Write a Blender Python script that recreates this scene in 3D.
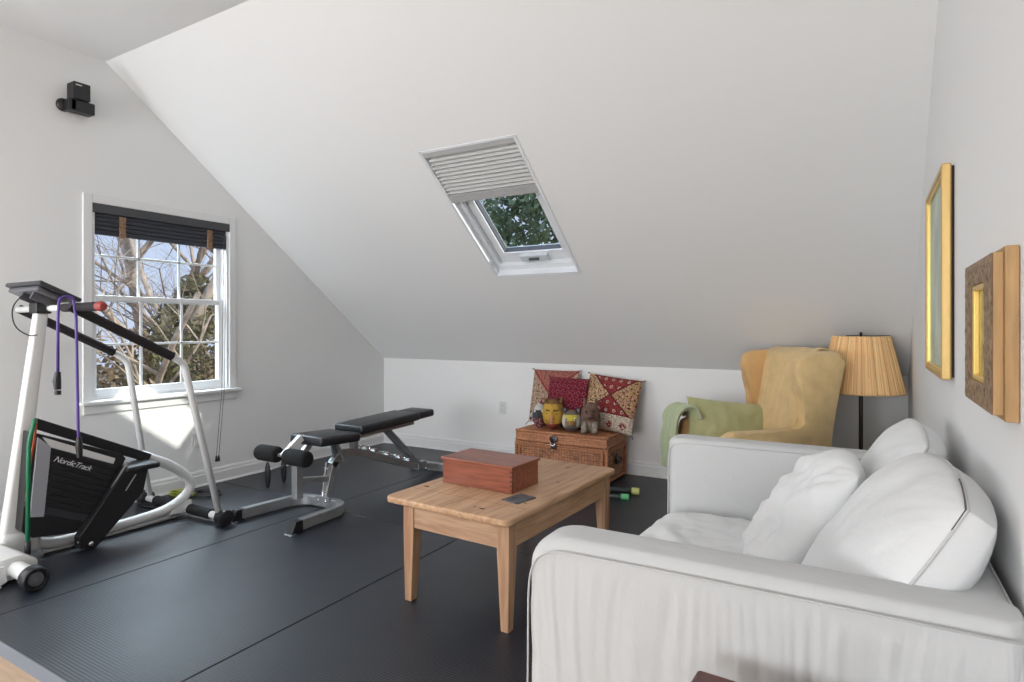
import bpy, bmesh, math, random
from mathutils import Vector, Matrix, noise
R = math.radians
S = bpy.context.scene
for o in list(bpy.data.objects): bpy.data.objects.remove(o)

# ------------------------------------------------------------------ camera, sky, lights, exposure
YAW = math.atan(356/605)
cd = bpy.data.cameras.new('camera'); cam = bpy.data.objects.new('camera', cd); S.collection.objects.link(cam)
cam.location = (0, 0, 1.2); cam.rotation_euler = (R(90), 0, YAW)
cd.sensor_width = 36; cd.lens = 605/1024*36; cd.shift_y = -14/1024; cd.clip_start = .02
S.camera = cam
S.view_settings.view_transform = 'Standard'; S.view_settings.look = 'None'
S.view_settings.gamma = 1; S.view_settings.use_curve_mapping = False
S.view_settings.exposure = 0.12
w = bpy.data.worlds.new('world'); S.world = w; w.use_nodes = True
nt = w.node_tree; bg = nt.nodes['Background']
tc = nt.nodes.new('ShaderNodeTexCoord'); sx = nt.nodes.new('ShaderNodeSeparateXYZ'); cr = nt.nodes.new('ShaderNodeValToRGB')
nt.links.new(tc.outputs['Generated'], sx.inputs[0]); nt.links.new(sx.outputs['Z'], cr.inputs[0]); nt.links.new(cr.outputs[0], bg.inputs[0])
cr.color_ramp.elements[0].color = (.58, .64, .84, 1); cr.color_ramp.elements[1].color = (.46, .58, .88, 1)
cr.color_ramp.elements[0].position = .0; cr.color_ramp.elements[1].position = .7
bg.inputs[1].default_value = 1.1
sun = bpy.data.lights.new('sun', 'SUN'); so = bpy.data.objects.new('sun', sun); S.collection.objects.link(so)
sun.energy = 4.2; sun.angle = R(.8); sun.color = (1, .95, .86)
so.rotation_euler = Vector((2.55, 1.27, 1.49)).to_track_quat('Z', 'Y').to_euler(); so.location = (12, 6, 9)
def area(name, loc, to, sx_, sy_, e, col):
    l = bpy.data.lights.new(name, 'AREA'); l.shape = 'RECTANGLE'; l.size = sx_; l.size_y = sy_; l.energy = e; l.color = col
    o = bpy.data.objects.new(name, l); S.collection.objects.link(o); o.location = loc
    o.rotation_euler = (Vector(to)-Vector(loc)).to_track_quat('-Z', 'Y').to_euler(); return o
area('rear_fill_light', (-2.0, -8.35, 1.4), (-2.0, 2, 1.3), 4.0, 2.2, 315, (.91, .955, 1))  # unseen fill lamp added far behind the camera for even brightness
area('side_fill_light', (-4.28, .2, 1.3), (-.6, 3.6, .6), 1.2, 1.2, 46, (.90, .95, 1))  # added fill from the left, out of view, lifts right wall and sofa
area('ceiling_fill_light', (-1.8, .75, 2.93), (-1.8, 2.2, 0), 1.6, .9, 14, (.94, .97, 1))  # extra overhead fill put in to brighten the far end; no fixture there
area('window_sky_light', (-5.4, 2.6, 2.75), (-3.2, 2.2, 0), 2.0, 1.2, 260, (.78, .88, 1))

# ------------------------------------------------------------------ helpers
XL, XR, YK, YB = -4.353, .228, 4.764, -8.5
ZK, ZC, YC = .877, 2.958, 2.088
TH = math.atan2(ZC-ZK, YK-YC); NS = Vector((0, math.sin(TH), math.cos(TH)))

def link(o): S.collection.objects.link(o); return o
def tag(o, label=None, cat=None, group=None, kind=None):
    if label: o['label'] = label
    if cat: o['category'] = cat
    if group: o['group'] = group
    if kind: o['kind'] = kind
    return o
def thing(name, label, cat, loc=(0, 0, 0), rz=0, group=None):
    o = link(bpy.data.objects.new(name, None)); o.location = loc; o.rotation_euler = (0, 0, rz); o.empty_display_size = .1
    return tag(o, label, cat, group)
def obj(name, bm, m, parent=None, smooth=False, auto=None):
    me = bpy.data.meshes.new(name); bmesh.ops.recalc_face_normals(bm, faces=bm.faces); bm.to_mesh(me); bm.free()
    ms = m if isinstance(m, (list, tuple)) else [m]
    for k in ms: me.materials.append(k)
    if smooth:
        for p in me.polygons: p.use_smooth = True
        if auto: me.set_sharp_from_angle(angle=R(auto))
    o = link(bpy.data.objects.new(name, me))
    if parent: o.parent = parent
    return o
def struct(name, bm, m, parent=None, **k):
    o = obj(name, bm, m, parent, **k)
    if not parent: o['kind'] = 'structure'
    return o
def B(): return bmesh.new()
def box(bm, x0, x1, y0, y1, z0, z1, bev=0, seg=2, M=None, mi=0):
    r = bmesh.ops.create_cube(bm, size=1)
    vs = r['verts']
    for v in vs: v.co = Vector(((x0+x1)/2+v.co.x*(x1-x0), (y0+y1)/2+v.co.y*(y1-y0), (z0+z1)/2+v.co.z*(z1-z0)))
    fs = list({f for v in vs for f in v.link_faces})
    if bev:
        es = list({e for v in vs for e in v.link_edges})
        r2 = bmesh.ops.bevel(bm, geom=es, offset=bev, segments=seg, affect='EDGES', profile=.5)
        vs = list({v for f in r2['faces'] for v in f.verts} | {v for v in vs if v.is_valid})
        fs = list({f for v in vs for f in v.link_faces})
    for f in fs: f.material_index = mi
    if M: bmesh.ops.transform(bm, matrix=M, verts=vs)
    return vs
def smooth_path(pts, rad=.05, n=6):
    pts = [Vector(p) for p in pts]; out = [pts[0]]
    for i in range(1, len(pts)-1):
        a, b, c = pts[i-1], pts[i], pts[i+1]
        d1 = min(rad, (a-b).length*.49); d2 = min(rad, (c-b).length*.49)
        p, q = b+(a-b).normalized()*d1, b+(c-b).normalized()*d2
        for k in range(n+1):
            t = k/n; out.append(p*(1-t)**2+b*2*t*(1-t)+q*t*t)
    out.append(pts[-1]); return out
def tube(bm, pts, r, seg=12, cap=True, flat=None, mi=0):
    pts = [Vector(p) for p in pts]; rr = r if isinstance(r, (list, tuple)) else [r]*len(pts)
    rings = []; t0 = (pts[1]-pts[0]).normalized()
    up = Vector((0, 0, 1)) if abs(t0.z) < .9 else Vector((1, 0, 0))
    n = (up-t0*up.dot(t0)).normalized()
    for i, p in enumerate(pts):
        t = ((pts[min(i+1, len(pts)-1)]-pts[max(i-1, 0)])).normalized()
        n = (n-t*n.dot(t)).normalized(); b = t.cross(n)
        fx, fy = flat if flat else (1, 1)
        rings.append([bm.verts.new(p+(n*math.cos(a)*fx+b*math.sin(a)*fy)*rr[i]) for a in [2*math.pi*k/seg for k in range(seg)]])
    for i in range(len(rings)-1):
        for k in range(seg):
            f = bm.faces.new((rings[i][k], rings[i][(k+1) % seg], rings[i+1][(k+1) % seg], rings[i+1][k])); f.material_index = mi; f.smooth = True
    if cap:
        for q in (rings[0][::-1], rings[-1]):
            f = bm.faces.new(q); f.material_index = mi
def lathe(bm, prof, M=None, seg=32, mi=0):
    rings = [[Vector((max(r, 1e-4)*math.cos(2*math.pi*k/seg), max(r, 1e-4)*math.sin(2*math.pi*k/seg), z)) for k in range(seg)] for r, z in prof]
    vr = [[bm.verts.new(M @ p if M else p) for p in ring] for ring in rings]
    for i in range(len(vr)-1):
        for k in range(seg):
            f = bm.faces.new((vr[i][k], vr[i][(k+1) % seg], vr[i+1][(k+1) % seg], vr[i+1][k])); f.material_index = mi; f.smooth = True
    bm.faces.new(vr[0][::-1]).material_index = mi; bm.faces.new(vr[-1]).material_index = mi
def prism(bm, poly, axis, a0, a1, mi=0, bev=0):
    """polygon in the two other axes extruded along axis from a0 to a1"""
    def mk(p, a):
        return Vector({'x': (a, p[0], p[1]), 'y': (p[0], a, p[1]), 'z': (p[0], p[1], a)}[axis])
    A = [bm.verts.new(mk(p, a0)) for p in poly]; C = [bm.verts.new(mk(p, a1)) for p in poly]; n = len(poly)
    fs = [bm.faces.new(A), bm.faces.new(C[::-1])]+[bm.faces.new((A[i], C[i], C[(i+1) % n], A[(i+1) % n])) for i in range(n)]
    for f in fs: f.material_index = mi
    if bev:
        es = list({e for f in fs for e in f.edges})
        bmesh.ops.bevel(bm, geom=es, offset=bev, segments=2, affect='EDGES', profile=.5)
def uvsphere(bm, c, r, sc=(1, 1, 1), M=None, u=20, v=14, mi=0, fn=None):
    rs = bmesh.ops.create_uvsphere(bm, u_segments=u, v_segments=v, radius=1)
    for x in rs['verts']:
        p = x.co.copy()
        p = Vector((p.x*sc[0], p.y*sc[1], p.z*sc[2]))*r
        if fn: p = fn(p)
        if M: p = M @ p
        x.co = p+Vector(c)
    for f in {f for x in rs['verts'] for f in x.link_faces}: f.material_index = mi; f.smooth = True
def nz(x, y=0, z=0): return noise.noise(Vector((x, y, z)))
def frame(c, u, v):
    u = Vector(u).normalized(); v = Vector(v); v = (v-u*v.dot(u)).normalized(); n = u.cross(v)
    m = Matrix((u, v, n)).transposed().to_4x4(); m.translation = Vector(c); return m

# ------------------------------------------------------------------ materials
def mat(name, col, rough=.5, metal=0, spec=.5, bump=None, var=None, sheen=0, coat=0):
    """bump=(kind, scale, strength, dist, stretch); var=(scale, amount, stretch)"""
    m = bpy.data.materials.new(name); m.use_nodes = True; t = m.node_tree; b = t.nodes['Principled BSDF']
    b.inputs['Base Color'].default_value = (*col, 1); b.inputs['Roughness'].default_value = rough
    b.inputs['Metallic'].default_value = metal; b.inputs['Specular IOR Level'].default_value = spec
    b.inputs['Sheen Weight'].default_value = sheen; b.inputs['Coat Weight'].default_value = coat
    def coords(st):
        tcn = t.nodes.new('ShaderNodeTexCoord'); mp = t.nodes.new('ShaderNodeMapping'); mp.inputs['Scale'].default_value = st
        t.links.new(tcn.outputs['Object'], mp.inputs[0]); return mp.outputs[0]
    if var:
        n = t.nodes.new('ShaderNodeTexNoise'); n.inputs['Scale'].default_value = var[0]; n.inputs['Detail'].default_value = 4
        t.links.new(coords(var[2] if len(var) > 2 else (1, 1, 1)), n.inputs[0])
        r = t.nodes.new('ShaderNodeValToRGB'); a = var[1]
        r.color_ramp.elements[0].color = (*[max(0, c*(1-a)) for c in col], 1); r.color_ramp.elements[1].color = (*[min(1, c*(1+a)) for c in col], 1)
        r.color_ramp.elements[0].position = .3; r.color_ramp.elements[1].position = .7
        t.links.new(n.outputs[0], r.inputs[0]); t.links.new(r.outputs[0], b.inputs['Base Color'])
    if bump:
        kind, sc, st, di, stre = bump
        bn = t.nodes.new('ShaderNodeBump'); bn.inputs['Strength'].default_value = st; bn.inputs['Distance'].default_value = di
        if kind == 'noise': n = t.nodes.new('ShaderNodeTexNoise'); n.inputs['Detail'].default_value = 5; n.inputs['Scale'].default_value = sc; out = n.outputs[0]
        elif kind == 'voronoi': n = t.nodes.new('ShaderNodeTexVoronoi'); n.inputs['Scale'].default_value = sc; out = n.outputs[0]
        else: n = t.nodes.new('ShaderNodeTexWave'); n.inputs['Scale'].default_value = sc; out = n.outputs['Fac'] if 'Fac' in n.outputs else n.outputs[1]
        t.links.new(coords(stre), n.inputs[0]); t.links.new(out, bn.inputs['Height']); t.links.new(bn.outputs[0], b.inputs['Normal'])
    return m
def mat_attr(name, rough=.8, bump=None, spec=.3):
    m = mat(name, (1, 1, 1), rough, spec=spec, bump=bump); t = m.node_tree
    a = t.nodes.new('ShaderNodeAttribute'); a.attribute_name = 'Col'; t.links.new(a.outputs['Color'], t.nodes['Principled BSDF'].inputs['Base Color']); return m
def paint(o, fn):
    """per-face colour from a function of the face centre (local coordinates)"""
    me = o.data; at = me.color_attributes.new('Col', 'FLOAT_COLOR', 'CORNER')
    for p in me.polygons:
        c = fn(p.center, p.index)
        for li in p.loop_indices: at.data[li].color = (*c, 1)
one = (1, 1, 1)
M_wall = mat('wall_paint', (.85, .85, .845), .75, spec=.25, bump=('noise', 300, .04, .002, one))
M_ceil = mat('ceiling_paint', (.85, .85, .845), .8, spec=.2, bump=('noise', 300, .04, .002, one))
M_trim = mat('trim_paint', (.80, .80, .80), .4, spec=.4)
M_sash = mat('sash_vinyl', (.80, .80, .80), .35)
M_black = mat('black_plastic', (.012, .012, .014), .45)
M_foam = mat('black_foam', (.016, .016, .017), .85, spec=.2, bump=('noise', 500, .2, .002, one))
M_whitemetal = mat('white_powdercoat', (.74, .74, .73), .35, spec=.5)
M_silver = mat('silver_frame_paint', (.34, .35, .36), .38, metal=.55, var=(20, .08))
M_chrome = mat('bright_chrome', (.75, .75, .76), .2, metal=.9)
M_vinyl = mat('black_vinyl', (.018, .02, .024), .38, spec=.5, bump=('noise', 60, .15, .004, one))
M_greyplast = mat('grey_plastic', (.10, .10, .11), .4)
M_consol = mat('charcoal_plastic', (.035, .036, .042), .4)
M_slip = mat('white_slipcover', (.615, .62, .62), .9, spec=.15, sheen=.15, bump=('noise', 14, .28, .02, (1, 1, .45)))
M_slip2 = mat('white_cushion_cotton', (.78, .785, .785), .9, spec=.12, sheen=.15, bump=('noise', 9, .35, .02, one))
M_pipe = mat('white_piping', (.58, .58, .575), .85)
M_dkpipe = mat('dark_zip_seam', (.10, .095, .09), .9)  # the seam's own dark colour
M_redwood = mat('red_mahogany', (.27, .078, .042), .32, spec=.5, var=(9, .35, (.6, 6, 6)), coat=.2)
M_gold = mat('gilt_gold', (.62, .42, .16), .38, metal=.55, bump=('noise', 60, .2, .004, one))
M_goldb = mat('bright_gilt', (.80, .58, .18), .3, metal=.6)
M_ornate = mat('antique_gilt', (.30, .20, .12), .5, metal=.35, bump=('noise', 90, .6, .006, one), var=(70, .55))
M_oak = mat('gold_brown_wood', (.46, .27, .11), .5, var=(8, .2, (8, 8, 1)))
M_darkbk = mat('frame_backing', (.03, .02, .015), .8)
M_lampmetal = mat('bronze_metal', (.035, .032, .03), .4, metal=.6)
M_raffia = mat('raffia', (.64, .39, .19), .8, spec=.2, var=(26, .35, (1, 1, .06)), bump=('noise', 80, .5, .01, (1, 1, .05)))
M_damask = mat('gold_damask_cover', (.74, .53, .26), .75, spec=.25, sheen=.2, var=(14, .08), bump=('noise', 11, .35, .02, one))
M_tan = mat('tan_orange_upholstery', (.70, .43, .19), .8, spec=.2, sheen=.2, var=(6, .1), bump=('noise', 7, .3, .02, one))
M_green = mat('green_cotton', (.44, .44, .23), .85, spec=.2, sheen=.3, bump=('noise', 9, .35, .02, one), var=(5, .1))
M_throw = mat('pale_green_throw', (.44, .49, .31), .9, sheen=.4, bump=('noise', 40, .35, .01, (1, 1, 1)))
M_wood_dk = mat('dark_leg_wood', (.06, .03, .015), .4)
M_purple = mat('purple_latex', (.10, .05, .30), .45)
M_greenrub = mat('green_latex', (.01, .19, .085), .45)
M_orangerub = mat('orange_latex', (.55, .10, .03), .45)
M_redfoam = mat('red_end_cap', (.30, .045, .035), .6)
M_grid = mat('grey_panel', (.36, .37, .40), .5)
M_plate = mat('outlet_plate', (.72, .72, .71), .4)
M_slot = mat('outlet_slot', (.25, .25, .25), .5)

def wood(name, c1, c2, scale=(1, 14, 14), rough=.45, knots=True):
    m = bpy.data.materials.new(name); m.use_nodes = True; t = m.node_tree; b = t.nodes['Principled BSDF']
    tcn = t.nodes.new('ShaderNodeTexCoord'); mp = t.nodes.new('ShaderNodeMapping'); mp.inputs['Scale'].default_value = scale
    n = t.nodes.new('ShaderNodeTexNoise'); n.inputs['Scale'].default_value = 3; n.inputs['Detail'].default_value = 6; n.inputs['Distortion'].default_value = .6
    r = t.nodes.new('ShaderNodeValToRGB'); r.color_ramp.elements[0].color = (*c1, 1); r.color_ramp.elements[1].color = (*c2, 1)
    r.color_ramp.elements[0].position = .32; r.color_ramp.elements[1].position = .66
    t.links.new(tcn.outputs['Object'], mp.inputs[0]); t.links.new(mp.outputs[0], n.inputs[0]); t.links.new(n.outputs[0], r.inputs[0])
    out = r.outputs[0]
    if knots:
        v = t.nodes.new('ShaderNodeTexVoronoi'); v.inputs['Scale'].default_value = 5.5; mp2 = t.nodes.new('ShaderNodeMapping')
        mp2.inputs['Scale'].default_value = (1, .6, 1)
        t.links.new(tcn.outputs['Object'], mp2.inputs[0]); t.links.new(mp2.outputs[0], v.inputs[0])
        rr = t.nodes.new('ShaderNodeValToRGB'); rr.color_ramp.elements[0].position = .03; rr.color_ramp.elements[1].position = .10
        rr.color_ramp.elements[0].color = (.28, .2, .15, 1); rr.color_ramp.elements[1].color = (1, 1, 1, 1)
        t.links.new(v.outputs['Distance'], rr.inputs[0]); mx = t.nodes.new('ShaderNodeMix'); mx.data_type = 'RGBA'; mx.blend_type = 'MULTIPLY'; mx.inputs[0].default_value = 1
        t.links.new(out, mx.inputs['A']); t.links.new(rr.outputs[0], mx.inputs['B']); out = mx.outputs['Result']
    t.links.new(out, b.inputs['Base Color']); b.inputs['Roughness'].default_value = rough
    return m
M_pine = wood('pine', (.43, .235, .125), (.66, .42, .25), (14, 1.2, 14), .38)
M_pine_leg = wood('pine_upright', (.40, .215, .12), (.58, .36, .215), (14, 14, 1.2), .45, False)
M_pine_apr = wood('pine_apron', (.40, .22, .13), (.60, .38, .24), (1.5, 14, 14), .45, False)
M_floorwood = wood('oak_floor', (.46, .31, .20), (.62, .43, .29), (2, 14, 14), .35, False)

def wicker_mat():
    m = bpy.data.materials.new('wicker'); m.use_nodes = True; t = m.node_tree; b = t.nodes['Principled BSDF']
    at = t.nodes.new('ShaderNodeAttribute'); at.attribute_name = 'Col'; t.links.new(at.outputs['Color'], b.inputs['Base Color'])
    b.inputs['Roughness'].default_value = .55; return m
M_wicker = wicker_mat()

def mat_rubber():
    m = bpy.data.materials.new('rubber_mat'); m.use_nodes = True; t = m.node_tree; b = t.nodes['Principled BSDF']
    b.inputs['Base Color'].default_value = (.013, .016, .025, 1); b.inputs['Roughness'].default_value = .4; b.inputs['Specular IOR Level'].default_value = .7
    tcn = t.nodes.new('ShaderNodeTexCoord')
    n = t.nodes.new('ShaderNodeTexNoise'); n.inputs['Scale'].default_value = 2.5; n.inputs['Detail'].default_value = 6
    t.links.new(tcn.outputs['Object'], n.inputs[0])
    mr = t.nodes.new('ShaderNodeMapRange'); mr.inputs['To Min'].default_value = .34; mr.inputs['To Max'].default_value = .48
    t.links.new(n.outputs[0], mr.inputs[0]); t.links.new(mr.outputs[0], b.inputs['Roughness'])
    wv = t.nodes.new('ShaderNodeTexWave'); wv.bands_direction = 'Y'; wv.inputs['Scale'].default_value = 26
    wv.inputs['Distortion'].default_value = .3
    wx = t.nodes.new('ShaderNodeTexWave'); wx.bands_direction = 'X'; wx.inputs['Scale'].default_value = 26
    ad = t.nodes.new('ShaderNodeMath'); ad.operation = 'ADD'
    t.links.new(tcn.outputs['Object'], wv.inputs[0]); t.links.new(tcn.outputs['Object'], wx.inputs[0])
    t.links.new(wv.outputs[1], ad.inputs[0]); t.links.new(wx.outputs[1], ad.inputs[1])
    bn = t.nodes.new('ShaderNodeBump'); bn.inputs['Strength'].default_value = .22; bn.inputs['Distance'].default_value = .003
    t.links.new(ad.outputs[0], bn.inputs['Height']); t.links.new(bn.outputs[0], b.inputs['Normal'])
    return m
M_rubber = mat_rubber()
M_matedge = mat('worn_mat_edge', (.22, .23, .26), .6)
def mat_glass(name, tint=(.95, .98, .97), f=.06):
    m = bpy.data.materials.new(name); m.use_nodes = True; t = m.node_tree; t.nodes.remove(t.nodes['Principled BSDF'])
    tr = t.nodes.new('ShaderNodeBsdfTransparent'); tr.inputs[0].default_value = (*tint, 1); gl = t.nodes.new('ShaderNodeBsdfGlossy'); gl.inputs['Roughness'].default_value = .02
    mx = t.nodes.new('ShaderNodeMixShader'); mx.inputs[0].default_value = f
    t.links.new(tr.outputs[0], mx.inputs[1]); t.links.new(gl.outputs[0], mx.inputs[2]); t.links.new(mx.outputs[0], t.nodes['Material Output'].inputs[0]); return m
M_glass = mat_glass('window_glass', f=.035)

# ------------------------------------------------------------------ room shell
T = .15
# window opening in the left wall, skylight opening in the slope
WY0, WY1, WZ0, WZ1 = 2.005, 2.985, .715, 2.01
bm = B(); box(bm, XL-T, XR+T, YB-T, YK+T, -.06, -.012); struct('floor', bm, M_floorwood)
bm = B()
def lw(y0, y1, z0, z1): box(bm, XL-T, XL, y0, y1, z0, z1)
lw(YB, WY0, -.012, ZC+.15); lw(WY1, YK+T, -.012, ZK)
def zs(y): return ZC-(y-YC)*math.tan(TH)
lw(WY0, WY1, -.012, WZ0)
# above and beside the window, following the slope
prism(bm, [(WY0, WZ1), (WY1, WZ1), (WY1, zs(WY1)+.2), (YC, ZC+.15), (WY0, ZC+.15)], 'x', XL-T, XL)
prism(bm, [(WY1, ZK), (YK+T, ZK), (YK+T, zs(YK)+.05), (WY1, zs(WY1)+.2)], 'x', XL-T, XL)
struct('wall_left', bm, M_wall)
bm = B(); box(bm, XR, XR+T, YB, YC, -.012, ZC+.15)
prism(bm, [(YC, -.012), (YK+T, -.012), (YK+T, zs(YK)+.05), (YC, ZC+.15)], 'x', XR, XR+T); struct('wall_right', bm, M_wall)
bm = B(); box(bm, XL-T, XR+T, YK, YK+T, -.012, ZK+.01); struct('wall_back', bm, M_wall)
bm = B(); box(bm, XL-T, XR+T, YB-T, YB, -.012, ZC+.15); struct('wall_front', bm, M_wall)
# ceiling: flat part, and slope with the skylight hole
bm = B(); box(bm, XL-T, XR+T, YB, YC+.02, ZC, ZC+.15); struct('ceiling', bm, M_ceil)
SX0, SX1, SY0, SY1 = -2.405, -1.722, 2.95, 3.863
def sp(x, y, d): return Vector((x, y, zs(y)))+NS*d           # point d above the slope's inner face
bm = B()
def slab(x0, x1, y0, y1, d0=0, d1=.16, b=None):
    b = b or bm
    vs = [b.verts.new(sp(x, y, d)) for d in (d0, d1) for x, y in ((x0, y0), (x1, y0), (x1, y1), (x0, y1))]
    for q in ((0, 1, 2, 3), (7, 6, 5, 4), (0, 4, 5, 1), (1, 5, 6, 2), (2, 6, 7, 3), (3, 7, 4, 0)): b.faces.new([vs[i] for i in q])
slab(XL-T, SX0, YC-.01, YK+.12); slab(SX1, XR+T, YC-.01, YK+.12); slab(SX0, SX1, YC-.01, SY0); slab(SX0, SX1, SY1, YK+.12)
struct('ceiling_slope', bm, M_ceil)
# baseboards with a stepped cap
def baseboard(name, p0, p1, nrm):
    bm = B(); p0, p1, n = Vector(p0), Vector(p1), Vector(nrm)
    prof = [(0, -.012), (.016, -.012), (.016, .078), (.011, .086), (.011, .100), (.005, .112), (0, .114)]
    A = [bm.verts.new(p0+n*a+Vector((0, 0, z))) for a, z in prof]; C = [bm.verts.new(p1+n*a+Vector((0, 0, z))) for a, z in prof]
    for i in range(len(prof)-1): bm.faces.new((A[i], A[i+1], C[i+1], C[i]))
    bm.faces.new(A); bm.faces.new(C[::-1])
    # shoe moulding
    A = [p0+n*a+Vector((0, 0, z)) for a, z in ((.016, -.012), (.028, -.012), (.024, .008), (.016, .012))]
    A = [bm.verts.new(a) for a in A]; C = [bm.verts.new(a.co+(p1-p0)) for a in A]
    for i in range(3): bm.faces.new((A[i], A[i+1], C[i+1], C[i]))
    struct(name, bm, M_trim)
baseboard('baseboard_left', (XL, YB, 0), (XL, YK, 0), (1, 0, 0))
baseboard('baseboard_back', (XL, YK, 0), (XR, YK, 0), (0, -1, 0))
baseboard('baseboard_right', (XR, YB, 0), (XR, YK, 0), (-1, 0, 0))

# ---- left window
xg = XL-.075
bm = B()   # casing and jambs
cw = .055
for y0, y1, z0, z1 in ((WY0-cw, WY0, WZ0, WZ1+cw), (WY1, WY1+cw, WZ0, WZ1+cw), (WY0, WY1, WZ1, WZ1+cw)):
    box(bm, XL-.005, XL+.014, y0, y1, z0, z1, .004)
box(bm, XL-T, XL, WY0-.002, WY0+.018, WZ0, WZ1); box(bm, XL-T, XL, WY1-.018, WY1+.002, WZ0, WZ1); box(bm, XL-T, XL, WY0, WY1, WZ1-.018, WZ1+.002); box(bm, XL-T, XL-.05, WY0, WY1, WZ0-.002, WZ0+.02)
win = struct('window_1', bm, M_trim)
bm = B(); box(bm, XL-.06, XL+.055, WY0-.075, WY1+.085, WZ0-.022, WZ0+.003, .006); box(bm, XL, XL+.018, WY0-.055, WY1+.06, WZ0-.082, WZ0-.022, .004)
obj('window_sill', bm, M_trim, win)
zm = 1.392
def sash(x, z0, z1, fr, rows, cols):
    y0, y1 = WY0+.018, WY1-.018
    bm = B()
    box(bm, x-.016, x+.016, y0, y0+fr, z0, z1, .003); box(bm, x-.016, x+.016, y1-fr, y1, z0, z1, .003)
    b0 = .052 if z0 < 1 else .03
    box(bm, x-.016, x+.016, y0+fr, y1-fr, z0, z0+b0, .003); box(bm, x-.016, x+.016, y0+fr, y1-fr, z1-.034, z1, .003)
    s = obj('sash', bm, M_sash, win)
    bm = B(); iy0, iy1, iz0, iz1 = y0+fr, y1-fr, z0+b0, z1-.034
    for c in range(1, cols): yy = iy0+(iy1-iy0)*c/cols; box(bm, x-.007, x+.009, yy-.008, yy+.008, iz0, iz1, .002)
    for c in range(1, rows): zz = iz0+(iz1-iz0)*c/rows; box(bm, x-.007, x+.009, iy0, iy1, zz-.008, zz+.008, .002)
    obj('muntin_grid', bm, M_sash, s)
    bm = B(); box(bm, x-.003, x, iy0-.005, iy1+.005, iz0-.005, iz1+.005); obj('pane', bm, M_glass, s)
sash(XL-.10, zm-.02, WZ1-.018, .035, 2, 3); sash(XL-.065, WZ0+.02, zm+.02, .035, 2, 3)

# ---- bamboo/wood blind on that window
bl = thing('roman_blind', 'dark slatted wooden blind rolled up at the top of the window with tan tapes', 'window blind', (XL, WY0, 1.8))
M_blind = mat('dark_blind_wood', (.032, .035, .048), .5, bump=('wave', 60, .3, .003, (0, 0, 1)))
M_tape = mat('tan_woven_tape', (.28, .17, .10), .9, var=(150, .5))
BY0, BY1 = WY0+.004, WY1-.004
bm = B(); box(bm, -.03, .012, -.004, BY1-WY0+.006, .150, .210, .003); obj('valance', bm, mat('charcoal_valance', (.06, .062, .068), .5), bl)
bm = B()
for k in range(5): box(bm, -.045+.003*(k % 2), -.008+.003*(k % 2), .004, BY1-WY0, .010+k*.028, .039+k*.028, .008)
obj('slats', bm, M_blind, bl)
for yy in (.17, .80):
    bm = B()
    for k in range(6): box(bm, -.008+.003*(k % 2), .002+.003*(k % 2), yy, yy+.042, .0+k*.024, .023+k*.024, .003)
    obj('tape', bm, M_tape, bl)
cg = tag(obj('blind_cord', (lambda b: (tube(b, [(XL+.012, 2.935, 1.9), (XL+.06, 2.885, .705), (XL+.022, 2.865, .20)], .0018, 6), tube(b, [(XL+.012, 2.955, 1.9), (XL+.06, 2.905, .705), (XL+.022, 2.885, .20)], .0018, 6), b)[2])(B()), mat('cord', (.12, .11, .11), .8)),
         'thin blind pull cord pair hanging below the window with dark tassels', 'cord')
for yy in (2.865, 2.885):
    bm = B(); lathe(bm, [(.003, .21), (.006, .202), (.010, .17), (.009, .162), (0, .16)], Matrix.Translation((XL+.022, yy, 0)), 12); obj('tassel', bm, M_black, cg)
cg.name = 'blind_cord'

# ---- skylight
bm = B()
def wbar(b, x0, x1, y0, y1, d0, d1): slab(x0, x1, y0, y1, d0, d1, b)
cs = math.cos(TH)
# lining of the shaft
wbar(bm, SX0, SX0+.012, SY0, SY1, -.004, .16); wbar(bm, SX1-.012, SX1, SY0, SY1, -.004, .16)
wbar(bm, SX0, SX1, SY0, SY0+.012, -.004, .16); wbar(bm, SX0, SX1, SY1-.012, SY1, -.004, .16)
# thin edge bead on the ceiling
wbar(bm, SX0-.008, SX0, SY0, SY1, -.006, .01); wbar(bm, SX1, SX1+.008, SY0, SY1, -.006, .01); wbar(bm, SX0-.008, SX1+.008, SY1, SY1+.008, -.006, .01)
M_white2 = mat('skylight_white', (.80, .82, .84), .4)
sky = struct('window_2', bm, M_white2)
bm = B()
fx = .07
wbar(bm, SX0+.012, SX0+.045, SY0+.012, SY1-.012, .05, .16); wbar(bm, SX1-.045, SX1-.012, SY0+.012, SY1-.012, .05, .16); wbar(bm, SX0+.045, SX1-.045, SY1-.045, SY1-.012, .05, .16); wbar(bm, SX0+.045, SX1-.045, SY0+.012, SY0+.04, .05, .16)
obj('outer_frame', bm, M_white2, sky)
bm = B()
wbar(bm, SX0+.05, SX0+.105, SY0+.045, SY1-.05, .085, .15); wbar(bm, SX1-.105, SX1-.05, SY0+.045, SY1-.05, .085, .15); wbar(bm, SX0+.105, SX1-.105, SY1-.12, SY1-.05, .085, .15); wbar(bm, SX0+.105, SX1-.105, SY0+.045, SY0+.10, .085, .15)
ins = obj('sash', bm, M_white2, sky)
bm = B()
gx0, gx1, gy0, gy1 = SX0+.105, SX1-.105, SY0+.10, SY1-.12
for a in ((gx0, gx0+.006, gy0, gy1), (gx1-.006, gx1, gy0, gy1), (gx0, gx1, gy1-.003, gy1)): wbar(bm, *a, .10, .14)
obj('glazing_gasket', bm, M_greyplast, ins)
bm = B(); wbar(bm, gx0-.004, gx1+.004, gy0, gy1+.004, .118, .122); obj('pane', bm, M_glass, ins)
bm = B(); wbar(bm, -2.17, -1.95, SY1-.105, SY1-.065, .06, .088); hb = obj('ventilation_flap', bm, mat('flap_plastic', (.62, .66, .68), .35), ins)
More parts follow.
